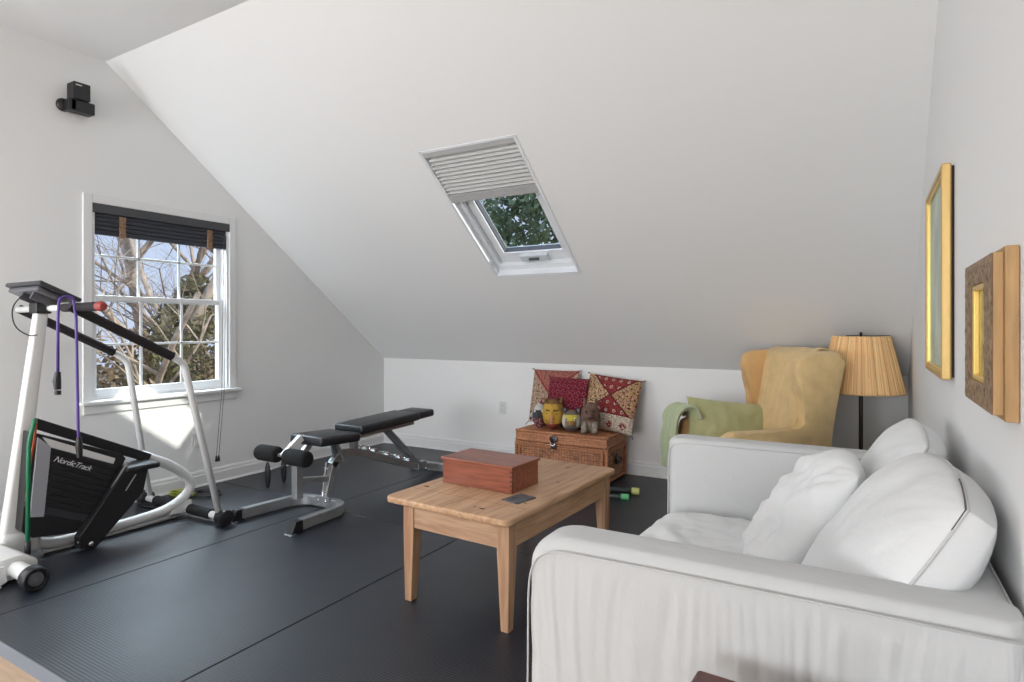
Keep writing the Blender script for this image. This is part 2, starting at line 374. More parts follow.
bm = B(); wbar(bm, -2.10, -2.02, SY1-.092, SY1-.078, .05, .062); obj('flap_latch', bm, M_greyplast, hb)
# pleated blind
bm = B()
by0, by1 = SY0+.004, 3.285; npl = 11; ax, bx = SX0+.014, SX1-.014
ys = [by0+.032+(by1-.045-by0-.032)*k/(2*npl) for k in range(2*npl+1)]
prev = None
for k, y in enumerate(ys):
    d = .004 if k % 2 else .028
    cur = [bm.verts.new(sp(ax, y, d)), bm.verts.new(sp(bx, y, d)), bm.verts.new(sp(ax, y, d+.003)), bm.verts.new(sp(bx, y, d+.003))]
    if prev:
        bm.faces.new((prev[0], prev[1], cur[1], cur[0])); bm.faces.new((prev[2], cur[2], cur[3], prev[3]))
    prev = cur
pb = tag(obj('pleated_blind', bm, mat('pleated_paper', (.56, .56, .55), .8)), 'white pleated blind drawn halfway down inside the skylight', 'window blind')
bm = B(); wbar(bm, ax, bx, by0, by0+.035, -.002, .03); obj('head_rail', bm, mat('grey_rail', (.5, .5, .5), .4), pb)
bm = B(); wbar(bm, ax, bx, by1-.048, by1, .0, .026); obj('bottom_rail', bm, mat('grey_bottom_rail', (.46, .46, .455), .5), pb)

# ---- outlets
def outlet(name, label, M):
    bm = B(); box(bm, -.036, .036, -.057, .057, 0, .006, .003, M=M); o = tag(obj(name, bm, M_plate), label, 'outlet', 'wall outlets')
    bm = B(); box(bm, -.017, .017, -.036, .036, .004, .0085, .003, M=M)
    s = obj('socket_face', bm, M_plate, o)
    for dz in (-.022, .022):
        for dx in (-.007, .007): bm = B(); box(bm, dx-.0012, dx+.0012, dz-.004, dz+.006, .008, .0095, M=M); obj('slot', bm, M_slot, s)
outlet('wall_outlet', 'white outlet plate on the left wall below the window', frame((XL, 2.715, .345), (0, 1, 0), (0, 0, 1)))
outlet('wall_outlet', 'white outlet plate on the low back wall left of the wicker trunk', frame((-2.90, YK, .455), (1, 0, 0), (0, 0, 1)))

# ---- small wall speaker
sk = thing('wall_speaker', 'small black speaker on a swivel bracket high on the left wall', 'speaker', (XL, 1.895, 2.625))
bm = B(); lathe(bm, [(.0, 0), (.038, 0), (.042, .012), (.036, .03), (0, .032)], Matrix.Translation((.0, -.055, -.035)) @ Matrix.Rotation(R(90), 4, 'Y'), 24); obj('wall_bracket', bm, M_black, sk)
bm = B(); box(bm, .02, .10, -.06, .085, -.075, -.005, .004); obj('swivel_arm', bm, M_greyplast if False else M_black, sk)
bm = B(); box(bm, .03, .10, -.05, -.02, -.073, -.003, .004); obj('bracket_band', bm, M_greyplast, sk)
bm = B(); box(bm, .03, .12, -.045, .05, -.005, .10, .004); sb = obj('speaker_box', bm, M_black, sk)
bm = B(); box(bm, .12, .1215, -.035, .0, .078, .084); obj('white_marking', bm, M_plate, sb)

# ------------------------------------------------------------------ rubber mats
def rmat(x0, x1, y0, y1, label, edge=False):
    bm = B(); box(bm, x0, x1, y0, y1, -.012, 0, .0025, 1)
    o = tag(obj('rubber_mat', bm, M_rubber), label, 'exercise mat', 'black rubber gym mats')
    return o
g = .0025
m0 = rmat(XL+.03, -3.12-g, 1.0, 2.90-g, 'black rubber mat under the treadmill')
m1 = rmat(-3.12+g, -2.0-g, 1.0, 2.82-g, 'ribbed black rubber mat in the open floor at the lower left')
m2 = rmat(-2.0+g, XR-.03, 1.0, 2.80-g, 'black rubber mat under the near half of the pine table and the sofa')
m3 = rmat(XL+.03, -3.12-g, 2.90+g, YK-.03, 'black rubber mat in the far left corner below the window wall')
m4 = rmat(-3.12+g, -2.0-g, 2.82+g, YK-.03, 'black rubber mat under the rear foot of the weight bench')
m5 = rmat(-2.0+g, XR-.03, 2.80+g, YK-.03, 'black rubber mat in front of the wicker trunk')
bm = B(); prism(bm, [(.965, -.012), (1.0, -.012), (1.0, -.001)], 'x', XL+.03, XR-.03)
tag(obj('ramp_strip', bm, M_matedge), 'pale grey ramp edge strip where the black mats meet the wood floor', 'edge strip')

# ------------------------------------------------------------------ sofa
A_S = R(.4)
sofa = thing('slipcovered_sofa', 'white slipcovered sofa against the right wall with loose pleated skirt', 'sofa', (-.655, 1.176, .0706), A_S); sofa.scale = (.941,)*3
def ring_box(x0, x1, y0, y1, z0, z1, rp=.03, rt=(.05, .03), levels=30, per=300, fold=None, top=8, lean=None, sqb=False):
    """rounded-plan box of stacked rings; fold(s, z, nx, ny) = outward offset"""
    bm = B(); rings = []
    def ringpts(ix, iy, z):
        a0, a1, c0, c1 = x0+ix, x1-(0 if sqb else ix), y0+iy, y1-iy; r = min(rp, (a1-a0)*.49, (c1-c0)*.49); pts = []
        segs = [((a0+r, c0), (a1-r, c0), (0, -1)), ((a1-r, c0+r), None, -90), ((a1, c0+r), (a1, c1-r), (1, 0)), ((a1-r, c1-r), None, 0),
                ((a1-r, c1), (a0+r, c1), (0, 1)), ((a0+r, c1-r), None, 90), ((a0, c1-r), (a0, c0+r), (-1, 0)), ((a0+r, c0+r), None, 180)]
        Lx, Ly, La = (a1-a0-2*r), (c1-c0-2*r), r*math.pi/2; tot = 2*Lx+2*Ly+4*La
        for s in segs:
            L = La if s[1] is None else math.hypot(s[1][0]-s[0][0], s[1][1]-s[0][1])
            L0 = (x1-x0) if s[2] in ((0, -1), (0, 1)) else (y1-y0) if s[1] is not None else rp*math.pi/2
            n = max(3, int(per*L0/(2*(x1-x0)+2*(y1-y0))))
            for k in range(n):
                t = k/n
                if s[1] is None:
                    a = R(s[2]+90*t); pts.append((s[0][0]+r*math.cos(a), s[0][1]+r*math.sin(a), math.cos(a), math.sin(a)))
                else: pts.append((s[0][0]+(s[1][0]-s[0][0])*t, s[0][1]+(s[1][1]-s[0][1])*t, s[2][0], s[2][1]))
        return [(px, py, z, nx, ny) for px, py, nx, ny in pts]
    zl = [(0, 0, z0+(z1-max(rt)-z0)*k/levels) for k in range(levels+1)]
    for k in range(1, top+1):
        a = R(90*k/top); zl.append((rt[0]*(1-math.cos(a)), rt[1]*(1-math.cos(a)), z1-max(rt)+max(rt)*math.sin(a)))
    for ix, iy, z in zl:
        ps = []
        for i, (px, py, pz, nx, ny) in enumerate(ringpts(ix, iy, z)):
            d = fold(px, py, pz, nx, ny) if fold else 0
            q = Vector((px+nx*d, py+ny*d, pz))
            if lean: q = lean(q)
            ps.append(bm.verts.new(q))
        rings.append(ps)
    for i in range(len(rings)-1):
        n = len(rings[i])
        for k in range(n): bm.faces.new((rings[i][k], rings[i][(k+1) % n], rings[i+1][(k+1) % n], rings[i+1][k]))
    # cap as a strip grid between the two long sides
    c = bm.faces.new(rings[-1]); bm.faces.new(rings[0][::-1])
    for f in bm.faces: f.smooth = True
    c.smooth = False
    return bm
def pleats(px, py, pz, nx, ny):
    zt = .688
    if pz > zt: return .0
    k = min(1, (zt-pz)/.06); low = min(1, (zt-pz)/.55)
    s = px*abs(ny)+py*abs(nx)
    drift = s+.05*nz(s*3, pz*2.2)
    fine = nz(drift*60, pz*1.2, 3)*.0032*(1-low*.6)
    big = (nz(drift*15, pz*1.1, 7)+.5*nz(drift*30, pz*1.6, 2))*.018*low
    crink = nz(drift*26, pz*16, 5)*.0022
    return k*(fine+big+crink)+.004*k*low
zA = .712
bm = ring_box(0, .922, 0, .15, -.07, zA, .035, (.075, .032), 60, 1100, pleats, 10, None, True)
arm = obj('armrest', bm, M_slip, sofa, True, 60)
bm = ring_box(-.075, .925, 1.46, 1.61, -.07, zA-.01, .035, (.03, .03), 20, 500, lambda px, py, pz, nx, ny: nz(px*4, py*4, pz*5)*.003, 8)
arm2 = obj('armrest', bm, M_slip, sofa, True, 60)
# piping on the near arm: along the outer top edge, then down the front corner
pth = [(.92, -.002, zA-.022), (.6, -.002, zA-.023), (.3, -.002, zA-.023), (.08, -.002, zA-.026), (.035, -.0025, zA-.042), (.012, -.002, zA-.08), (.004, .002, zA-.14), (.002, .004, .40), (-.002, .004, .2), (-.003, .004, -.06)]
bm = B(); tube(bm, smooth_path(pth, .03, 4), .0024, 8); obj('piping', bm, M_pipe, arm, True)
pth = [(.87, 1.462, zA-.026), (-.025, 1.462, zA-.028), (-.063, 1.462, zA-.05), (-.071, 1.463, zA-.1), (-.073, 1.463, .03)]
bm = B(); tube(bm, smooth_path(pth, .03, 4), .003, 8); obj('piping', bm, M_pipe, arm2, True)
# back
def backlean(q):
    t = max(0, (q.z-.3)/.43)
    if q.x < .82: q.x += .10*t*(1 if q.x < .75 else .5)
    return q
bm = ring_box(.735, .9235, .11, 1.56, -.07, .708, .03, (.03, .03), 24, 500, lambda px, py, pz, nx, ny: nz(px*5, py*5, pz*5)*.002, 8)
bk = obj('backrest', bm, M_slip, sofa, True, 60)
bm = B(); tube(bm, [(.922, .03, .692), (.924, .8, .692), (.922, 1.57, .692)], .0034, 8); obj('piping', bm, M_pipe, bk)
bm = ring_box(.03, .75, .13, 1.48, -.07, .27, .02, (.02, .02), 14, 400, lambda px, py, pz, nx, ny: nz((px+py)*9, pz*2)*.008*(1-pz/.3), 4)
obj('seat_base', bm, M_slip, sofa, True, 60)
# one soft seat cushion, wrinkled, bulging forward between the arms
def soft_box(x0, x1, y0, y1, z0, z1, nx_, ny_, dome, wr, seed=0, e=6):
    bm = B(); G = {}
    for sgn in (1, -1):
        for i in range(nx_+1):
            for j in range(ny_+1):
                u = -1+2*i/nx_; v = -1+2*j/ny_
                if sgn < 0 and (i in (0, nx_) or j in (0, ny_)): G[(sgn, i, j)] = G[(1, i, j)]; continue
                uu = math.copysign(1-(1-abs(u))**1.6, u); vv = math.copysign(1-(1-abs(v))**1.6, v)
                X = (x0+x1)/2+(x1-x0)/2*uu*math.sqrt(1-.04*vv*vv); Y = (y0+y1)/2+(y1-y0)/2*vv*math.sqrt(1-.04*uu*uu)
                h = ((1-abs(uu)**e)*(1-abs(vv)**e))**.33
                dm = dome*(1-uu*uu)*(1-vv*vv)
                Z = (z0+z1)/2+sgn*((z1-z0)/2*h+dm)
                if sgn > 0: Z += wr(X, Y)*h
                G[(sgn, i, j)] = bm.verts.new((X, Y, Z))
    for sgn in (1, -1):
        for i in range(nx_):
            for j in range(ny_):
                q = [G[(sgn, i, j)], G[(sgn, i+1, j)], G[(sgn, i+1, j+1)], G[(sgn, i, j+1)]]
                f = bm.faces.new(q if sgn > 0 else q[::-1]); f.smooth = True
    return bm
def seatwr(x, y):
    a = x*1.0+y*.55
    return abs(nz(a*9, (y-x)*2.2, 1))*.028+nz(x*22, y*22, 4)*.004-.008
bm = soft_box(-.075, .74, .155, 1.455, .26, .425, 70, 110, .008, seatwr)
obj('seat_cushion', bm, M_slip2, sofa, True)

# ---- loose cushions
def pillow(w, h, t, n=48, pinch=.06, corner=0, gus=0, wr=.006, wf=6, seed=0, ex=2.6, q=.55, sag=0):
    """returns bmesh in local u,v,n; front +n. """
    bm = B(); G = {}
    for sgn in (1, -1):
        for i in range(n+1):
            for j in range(n+1):
                u = -1+2*i/n; v = -1+2*j/n; bd = i in (0, n) or j in (0, n)
                if sgn < 0 and bd and gus == 0: G[(sgn, i, j)] = G[(1, i, j)]; continue
                u = math.copysign(1-(1-abs(u))**1.35, u); v = math.copysign(1-(1-abs(v))**1.35, v)
                X = w/2*u*(1-pinch*(1-v*v))*math.sqrt(1-corner*v*v); Y = h/2*v*(1-pinch*(1-u*u))*math.sqrt(1-corner*u*u)
                hh = ((1-abs(u)**ex)*(1-abs(v)**ex))**q
                Z = sgn*(gus/2+t/2*hh)
                nn = nz(X*wf+seed, Y*wf, sgn*3)+.5*nz(X*wf*2.5+seed, Y*wf*2.2, sgn*5)
                # creases radiating from the corners
                rad = math.atan2(abs(Y)-h*.5, abs(X)-w*.5); cdist = math.hypot(abs(X)-w/2, abs(Y)-h/2)
                cr_ = math.sin(rad*22+seed)*math.exp(-cdist/(.16*max(w, .3)))
                Z += (nn*wr+cr_*wr*.5)*hh*1.2*sgn
                Y -= sag*(1-v)*.5*hh
                G[(sgn, i, j)] = bm.verts.new((X, Y, Z))
    for sgn in (1, -1):
        for i in range(n):
            for j in range(n):
                f = bm.faces.new([G[(sgn, i, j)], G[(sgn, i+1, j)], G[(sgn, i+1, j+1)], G[(sgn, i, j+1)]]); f.smooth = True
    bd = [(i, 0) for i in range(n)]+[(n, j) for j in range(n)]+[(i, n) for i in range(n, 0, -1)]+[(0, j) for j in range(n, 0, -1)]
    if gus:
        for k in range(len(bd)):
            a, b = bd[k], bd[(k+1) % len(bd)]; f = bm.faces.new([G[(1, *a)], G[(1, *b)], G[(-1, *b)], G[(-1, *a)]]); f.smooth = True
    front = [G[(1, *a)].co.copy() for a in bd]; back = [G[(-1, *a)].co.copy() for a in bd]
    return bm, front, back
def place_pillow(name, label, cat, m, M, pipe=None, prad=.0035, **k):
    bm, fr, bk_ = pillow(**k); group = None
    bmesh.ops.transform(bm, matrix=M, verts=bm.verts)
    o = tag(obj(name, bm, m, None, True), label, cat, 'sofa back cushions' if name == 'back_cushion' else None)
    if pipe:
        for loop in [fr]:
            b2 = B(); pts = [M @ p for p in loop]; tube(b2, pts+[pts[0]], prad, 6, False); obj('piping', b2, pipe, o, True)
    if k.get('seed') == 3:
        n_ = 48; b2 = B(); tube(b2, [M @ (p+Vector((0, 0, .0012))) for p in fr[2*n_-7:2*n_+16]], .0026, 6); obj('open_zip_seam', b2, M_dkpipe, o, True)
    return o
# near back cushion
place_pillow('back_cushion', 'large plump white sofa back cushion with piping, nearest the camera', 'cushion', M_slip2,
             frame((.022, 1.59, .672), (.09, -1, .0), (.275, .0, .40)), M_pipe, w=.60, h=.52, t=.15, gus=.05, corner=.24, pinch=-.02, wr=.013, wf=5, seed=3)
place_pillow('back_cushion', 'white sofa back cushion behind the plump near one, its peak nearest the lamp', 'cushion', M_slip2,
             frame((.04, 2.20, .685), (.04, -1, 0), (.24, 0, .44)), M_pipe, w=.62, h=.48, t=.13, gus=.04, corner=.20, pinch=0, wr=.012, wf=5, seed=9)
place_pillow('throw_pillow', 'crumpled white pillow leaning in front of the sofa back cushions', 'pillow', M_slip2,
             frame((-.175, 2.02, .62), (.2, -1, 0), (.30, 0.05, .44)), None, w=.42, h=.50, t=.17, corner=.28, pinch=.0, wr=.028, wf=10, seed=21)

# ------------------------------------------------------------------ pine coffee table
ct = thing('coffee_table', 'pine coffee table with tapered legs in the middle of the black mats', 'coffee table', (-1.19, 1.99, 0), R(-2.6))
W_, L_ = .656, 1.045
def slab_round(bm, x0, x1, y0, y1, z0, z1, r):
    pts = []
    for cx, cy, a in ((x1-r, y1-r, 0), (x0+r, y1-r, 90), (x0+r, y0+r, 180), (x1-r, y0+r, 270)):
        pts += [(cx+r*math.cos(R(a+d)), cy+r*math.sin(R(a+d))) for d in (0, 22.5, 45, 67.5, 90)]
    prism(bm, pts, 'z', z0, z1)
    es = [e for e in bm.edges if abs(e.verts[0].co.z-e.verts[1].co.z) < 1e-6]
    bmesh.ops.bevel(bm, geom=es, offset=.008, segments=3, affect='EDGES', profile=.5)
bm = B(); slab_round(bm, -W_, 0, 0, L_, .426, .455, .035)
top = obj('tabletop', bm, M_pine, ct, True, 40)
# plank joints as thin dark grooves, built into a sub part
M_groove = mat('plank_joint', (.20, .10, .05), .8)
bm = B()
for xx in (-.36,): box(bm, xx-.0008, xx+.0008, .02, L_-.02, .4545, .4553)
for yy in (.17,): box(bm, -W_+.02, -.02, yy-.0008, yy+.0008, .4545, .4553)
obj('plank_joint', bm, M_groove, top)
M_knot = mat('knot', (.12, .06, .03), .6)
for (kx, ky, rr) in ((-.60, .22, .011), (-.18, .08, .010), (-.22, .085, .006), (-.30, .72, .008), (-.12, .62, .007), (-.5, .9, .008), (-.07, .24, .006), (-.42, .30, .005)):
    bm = B(); lathe(bm, [(rr, .4542), (rr, .4552), (0, .4553)], Matrix.Translation((kx, ky, 0)) @ Matrix.Diagonal((1.5, .8, 1, 1)), 12); obj('knot', bm, M_knot, top)
ins_ = .035
for (lx, ly, name) in ((-.018, ins_, 'a'), (-W_+.082, ins_, 'b'), (-.018, L_-.05, 'c'), (-W_+.082, L_-.05, 'd')):
    bm = B(); sx_ = -1 if lx > -.3 else 1; sy_ = 1 if ly < .5 else -1
    a = .058; b_ = .042
    pr = [(0, 0), (sx_*a, 0), (sx_*a, sy_*a), (0, sy_*a)]; pb_ = [(0+sx_*.006, sy_*.004), (sx_*b_, sy_*.004), (sx_*b_, sy_*b_), (sx_*.006, sy_*b_)]
    V1 = [bm.verts.new((lx+p[0], ly+p[1], .426)) for p in pr]; V2 = [bm.verts.new((lx+p[0], ly+p[1], .305)) for p in pr]; V3 = [bm.verts.new((lx+p[0], ly+p[1], 0)) for p in pb_]
    for A_, C_ in ((V1, V2), (V2, V3)):
        for i in range(4): bm.faces.new((A_[i], A_[(i+1) % 4], C_[(i+1) % 4], C_[i]))
    bm.faces.new(V1); bm.faces.new(V3[::-1])
    bmesh.ops.bevel(bm, geom=list(bm.edges), offset=.003, segments=2, affect='EDGES', profile=.5)
    obj('leg', bm, M_pine_leg, ct)
for (x0, x1, y0, y1, m_) in ((-W_+.14, -.076, ins_+.006, ins_+.028, M_pine_apr), (-W_+.14, -.076, L_-.078, L_-.056, M_pine_apr),
                             (-.046, -.024, ins_+.058, L_-.108, M_pine), (-W_+.088, -W_+.110, ins_+.058, L_-.108, M_pine)):
    bm = B(); box(bm, x0, x1, y0, y1, .325, .426, .002); obj('apron', bm, m_, ct)
# red box
rb = thing('wooden_box', 'polished red mahogany box with flat lid on the pine table', 'box', (-1.364, 2.318, .456), R(-2.6))
rb.scale = (.931,)*3
bm = B(); box(bm, -.425, 0, 0, .245, 0, .118, .002); body = obj('body', bm, M_redwood, rb)
bm = B(); box(bm, -.435, .010, -.010, .255, .118, .132, .004); obj('lid', bm, M_redwood, rb)
bm = B()
for k in range(5): box(bm, -.014, .0006, -.0006, .004, .01+k*.022, .021+k*.022)
obj('corner_joints', bm, mat('dark_mahogany', (.12, .03, .018), .35), body)
# slate coaster / phone
bm = B(); box(bm, -.045, .045, -.062, .062, 0, .006, .002, M=Matrix.Rotation(R(-12), 4, 'Z'))
ph = obj('slate_coaster', bm, mat('slate', (.09, .095, .11), .5, var=(60, .6))); ph.location = (-1.299, 2.267, .4555); tag(ph, 'dark grey slate coaster lying on the pine table beside the red box', 'coaster')

# ------------------------------------------------------------------ wicker trunk
CX0, CX1, CY0, CY1, CH = -2.49, -1.70, 4.30, 4.70, .37
tr_ = thing('wicker_trunk', 'brown wicker trunk with metal latch against the low back wall', 'trunk', (CX0, CY0, 0))
def weave(bm, o, uax, vax, nax, Lu, Lv, nu, nv, amp=.006):
    """woven panel: each cell bulges over / under its neighbours"""
    sub = 4; V = []
    for j in range(nv*sub+1):
        row = []
        for i in range(nu*sub+1):
            fu, fv = i/sub, j/sub; s = 1 if (int(min(fu, nu-.01))) % 2 == 0 else -1
            h = abs(math.sin(math.pi*fv))*.7+.3*s*math.sin(math.pi*fu)*math.sin(math.pi*fv)
            row.append(bm.verts.new(o+uax*(Lu*i/(nu*sub))+vax*(Lv*j/(nv*sub))+nax*(amp*h)))
        V.append(row)
    for j in range(len(V)-1):
        for i in range(len(V[0])-1): f = bm.faces.new((V[j][i], V[j][i+1], V[j+1][i+1], V[j+1][i])); f.smooth = True
X, Y, Z = Vector((1, 0, 0)), Vector((0, 1, 0)), Vector((0, 0, 1))
Wc, Dc = CX1-CX0, CY1-CY0
def wick(c, i):
    h = c.x+c.y; col, row = int(h/.0243), int(c.z/.0166); fu = (h/.0243) % 1
    rnd = random.Random(col*131+row*17).random(); b_ = (.37, .155, .072)
    s = (.52 if fu < .22 else 1)*(.72+.55*rnd)*(1+.3*nz(c.x*9, c.y*9, c.z*9)); return [max(.01, q*s) for q in b_]
def wick2(c, i):
    s = 1.15+.4*nz(c.x*70, c.y*70, c.z*70)+.25*nz(c.x*11, c.y*11); return [max(.01, q*s) for q in (.38, .16, .075)]
bm = B(); box(bm, .008, Wc-.008, .008, Dc-.008, .01, .275)
weave(bm, Vector((.03, .008, .04)), X, Z, -Y, Wc-.06, .20, 28, 12, .009)
weave(bm, Vector((Wc-.008, .03, .04)), Y, Z, X, Dc-.06, .20, 14, 12, .009)
bo = obj('body', bm, M_wicker, tr_); paint(bo, wick)
bm = B()   # braided rims and corner posts
def braid(bm, a, b, r):
    a, b = Vector(a), Vector(b); L = (b-a).length; n = int(L/.008)
    tube(bm, [a+(b-a)*(k/n) for k in range(n+1)], [r*(1+.22*math.sin(k*2.1)) for k in range(n+1)], 8)
for zz, e in ((.02, .010), (.262, .009), (.245, .008)):
    for a, b_ in (((0, 0), (Wc, 0)), ((Wc, 0), (Wc, Dc)), ((Wc, Dc), (0, Dc)), ((0, Dc), (0, 0))): braid(bm, (*a, zz), (*b_, zz), e)
for a in ((0, 0), (Wc, 0), (Wc, Dc), (0, Dc)): braid(bm, (*a, .0+.012), (*a, .265), .012)
for xx in (.02, Wc-.045): braid(bm, (xx+.012, -.003, .03), (xx+.012, -.003, .25), .009)
ro = obj('braided_rim', bm, M_wicker, tr_); paint(ro, wick2)
bm = B(); box(bm, 0, Wc, 0, Dc, .275, CH-.012)
weave(bm, Vector((.0, .0, .285)), X, Z, -Y, Wc, .072, 30, 4, .009); weave(bm, Vector((Wc, 0, .285)), Y, Z, X, Dc, .072, 16, 4, .009)
weave(bm, Vector((.0, .0, CH-.012)), X, Y, Z, Wc, Dc, 30, 18, .007)
ld = obj('lid', bm, M_wicker, tr_); paint(ld, wick2)
bm = B()
for zz in (.285, CH-.012):
    for a, b_ in (((0, -.004), (Wc, -.004)), ((Wc+.004, 0), (Wc+.004, Dc))): braid(bm, (*a, zz), (*b_, zz), .010)
rl = obj('lid_rim', bm, M_wicker, ld); paint(rl, wick2)
M_iron = mat('aged_iron', (.07, .06, .06), .4, metal=.8)
bm = B(); Mf = Matrix.Translation((.35, -.018, .0)) @ Matrix.Rotation(R(90), 4, 'X')
lathe(bm, [(0, -.004), (.034, -.004), (.036, .004), (.02, .009), (0, .01)], Matrix.Translation((.35, -.014, .315)) @ Matrix.Rotation(R(90), 4, 'X') @ Matrix.Diagonal((1, .85, 1, 1)), 20)
box(bm, .325, .375, -.022, -.010, .235, .275, .006); la = obj('latch', bm, M_iron, tr_, True, 40)
bm = B(); tube(bm, [(.33, -.03, .29), (.335, -.034, .27), (.35, -.036, .262), (.365, -.034, .27), (.37, -.03, .29)], .005, 8); obj('hasp_ring', bm, M_chrome, la)
bm = B(); lathe(bm, [(0, 0), (.045, 0), (.045, .006), (.03, .012), (0, .012)], Matrix.Translation((Wc+.006, .2, .17)) @ Matrix.Rotation(R(90), 4, 'Y') @ Matrix.Diagonal((1, .9, 1, 1)), 20)
tube(bm, smooth_path([(Wc+.02, .155, .18), (Wc+.035, .16, .15), (Wc+.035, .24, .15), (Wc+.02, .245, .18)], .02), .006, 8); obj('side_handle', bm, M_iron, tr_, True, 40)

# ---- kilim pillows on the trunk
M_kil = mat_attr('kilim', .9, ('noise', 120, .3, .004, one))
RED, DRED, CRM, TAN, OLV, BLK = (.24, .035, .035), (.12, .015, .02), (.52, .43, .35), (.40, .235, .15), (.36, .25, .08), (.05, .03, .03)
def motif(u, v, k=7):
    """stepped diamonds lattice value"""
    a, b = (u*k) % 1-.5, (v*k) % 1-.5; return abs(a)+abs(b)
def kil_big(w, h):
    def f(c, i):
        u, v = c.x/w+.5, c.y/h+.5; a, b = (u-.52), (v-.64)*1.0; m = motif(u+.03*nz(v*8), v, 7)
        if v > .30:
            if abs(a) < abs(b)*1.15: base = RED if m > .24 else CRM if m > .13 else DRED
            else:
                base = TAN if a > 0 else (.46, .30, .19)
                if nz(u*26, v*26, 3) > .22: base = OLV
                elif nz(u*30, v*30, 8) > .25: base = DRED
            if abs(abs(a)-abs(b)*1.15) < .022: base = DRED
        else:
            k = motif(u, v, 4.2)
            base = CRM if u > .38 else RED
            if k < .30 and nz(u*40, v*40) > -.15: base = RED if u > .38 else CRM
            if abs(v-.30) < .012: base = DRED
        j = nz(c.x*170, c.y*170); k2 = nz(c.x*75, c.y*75, 4); return [max(.005, x*(1+.8*j+.7*k2)) for x in base]
    return f
def kil_red(w, h):
    def f(c, i):
        u, v = c.x/w+.5, c.y/h+.5; m = motif(u, v, 8)
        base = (.17, .014, .03)
        if m < .2: base = (.10, .008, .03)
        elif .32 < m < .42: base = (.34, .10, .10)
        if v < .22: base = CRM if m < .3 else BLK
        j = nz(c.x*160, c.y*160); k2 = nz(c.x*75, c.y*75, 4); return [max(.004, x*(1+.7*j+.8*k2)) for x in base]
    return f
def kil_tan(w, h):
    def f(c, i):
        u, v = c.x/w+.5, c.y/h+.5; m = motif(u, v, 8)
        base = (.40, .28, .20)
        if abs(abs(u-.5)-abs(v-.5)) < .03: base = (.30, .05, .05)
        elif abs(u-.5) < abs(v-.5): base = (.36, .13, .10)
        if m < .2: base = (.20, .07, .06)
        if v < .2: base = (.12, .04, .05) if m < .3 else CRM
        j = nz(c.x*160, c.y*160); k2 = nz(c.x*75, c.y*75, 4); return [max(.004, x*(1+.7*j+.8*k2)) for x in base]
    return f
def kilim(name, label, c, u, v, w, h, t, fn, seed):
    bm, fr, bk_ = pillow(w=w, h=h, t=t, n=96, pinch=.02, wr=.004, wf=7, seed=seed)
    o = tag(obj(name, bm, M_kil, None, True), label, 'pillow', 'patterned pillows on the trunk'); paint(o, fn(w, h)); o.matrix_world = frame(c, u, v)
    M = frame(c, u, v)
    mt = mat('tassel_red', (.16, .02, .03), .9)
    for a in (-1, 1):
        for b in (-1, 1):
            bm = B()
            for k in range(7):
                d = Vector((a*(w/2+.004+.003*k), b*(h/2+.004+.002*k)-.002*k*k*.2, .003*math.sin(k*3)))
                tube(bm, [Vector((a*w/2*.985, b*h/2*.985, 0)), d+Vector((0, 0, .002*(k-3)))], .002, 5)
            obj('corner_tassel', bm, mt, o)
kilim('kilim_pillow', 'large square red and cream kilim pillow at the right end of the wicker trunk', (-1.79, 4.60, .585), (1, -.04, -.10), (.03, .34, 1), .46, .44, .12, kil_big, 2)
kilim('kilim_pillow', 'tan and pink diamond kilim pillow leaning at the left end of the wicker trunk', (-2.32, 4.645, .605), (1, 0, .0), (0, .26, 1), .43, .46, .11, kil_tan, 5)
kilim('kilim_pillow', 'dark crimson kilim pillow between the tan one and the big red and cream one', (-2.15, 4.535, .575), (1, .05, -.03), (.02, .30, 1), .35, .42, .11, kil_red, 8)

# ---- carved animal heads
M_fig = mat_attr('painted_carving', .6, ('noise', 70, .5, .006, one), .4)
def carving(label, c, sc, shape, colour, extras):
    t = thing('carved_figurine', label, 'figurine', c, R(18), 'carved animal heads on the trunk')
    bm = B(); uvsphere(bm, (0, 0, sc[2]), 1, sc, u=40, v=30, fn=shape); o = obj('head', bm, M_fig, t, True); paint(o, colour)
    extras(t, o); t.scale = (1.05, 1.05, 1.16); return t
M_eye = mat('eye_black', (.01, .01, .01), .3)
M_eyew = mat('eye_white', (.7, .68, .6), .4)
def part(t, name, c, r, sc, m, M=None):
    bm = B(); uvsphere(bm, c, r, sc, M=M, u=14, v=10); return obj(name, bm, m, t, True)
def cone(t, name, a, b, r0, r1, m):
    bm = B(); tube(bm, [a, Vector(a).lerp(Vector(b), .5), b], [r0, (r0+r1)/2*1.1, r1], 10); return obj(name, bm, m, t, True)
CZ = CH+.001
# 1 black / white / red bird-like head
def s1(p): q = p.copy(); q.y -= .02*max(0, 1-abs(p.z+.01)/.05)*(p.y < 0); return q
def c1(c, i):
    if c.z > .135: return (.55, .53, .50)
    if c.z > .075: return (.035, .04, .05)
    return (.16, .03, .045) if nz(c.x*60, c.z*60) < .15 else (.35, .22, .22)
def e1(t, o):
    cone(t, 'beak', (0, -.055, .10), (0, -.10, .085), .016, .004, mat('beak_dark', (.05, .045, .045), .5))
    cone(t, 'crest', (.01, .0, .165), (.015, .0, .20), .014, .004, mat('crest_red', (.16, .02, .04), .6))
    for s in (-1, 1): part(t, 'eye', (s*.03, -.05, .125), .009, one, M_eyew)
carving('small carved bird head with white crown, black band and red base, leftmost on the trunk', (-2.325, 4.40, CZ), (.055, .058, .088), s1, c1, e1)
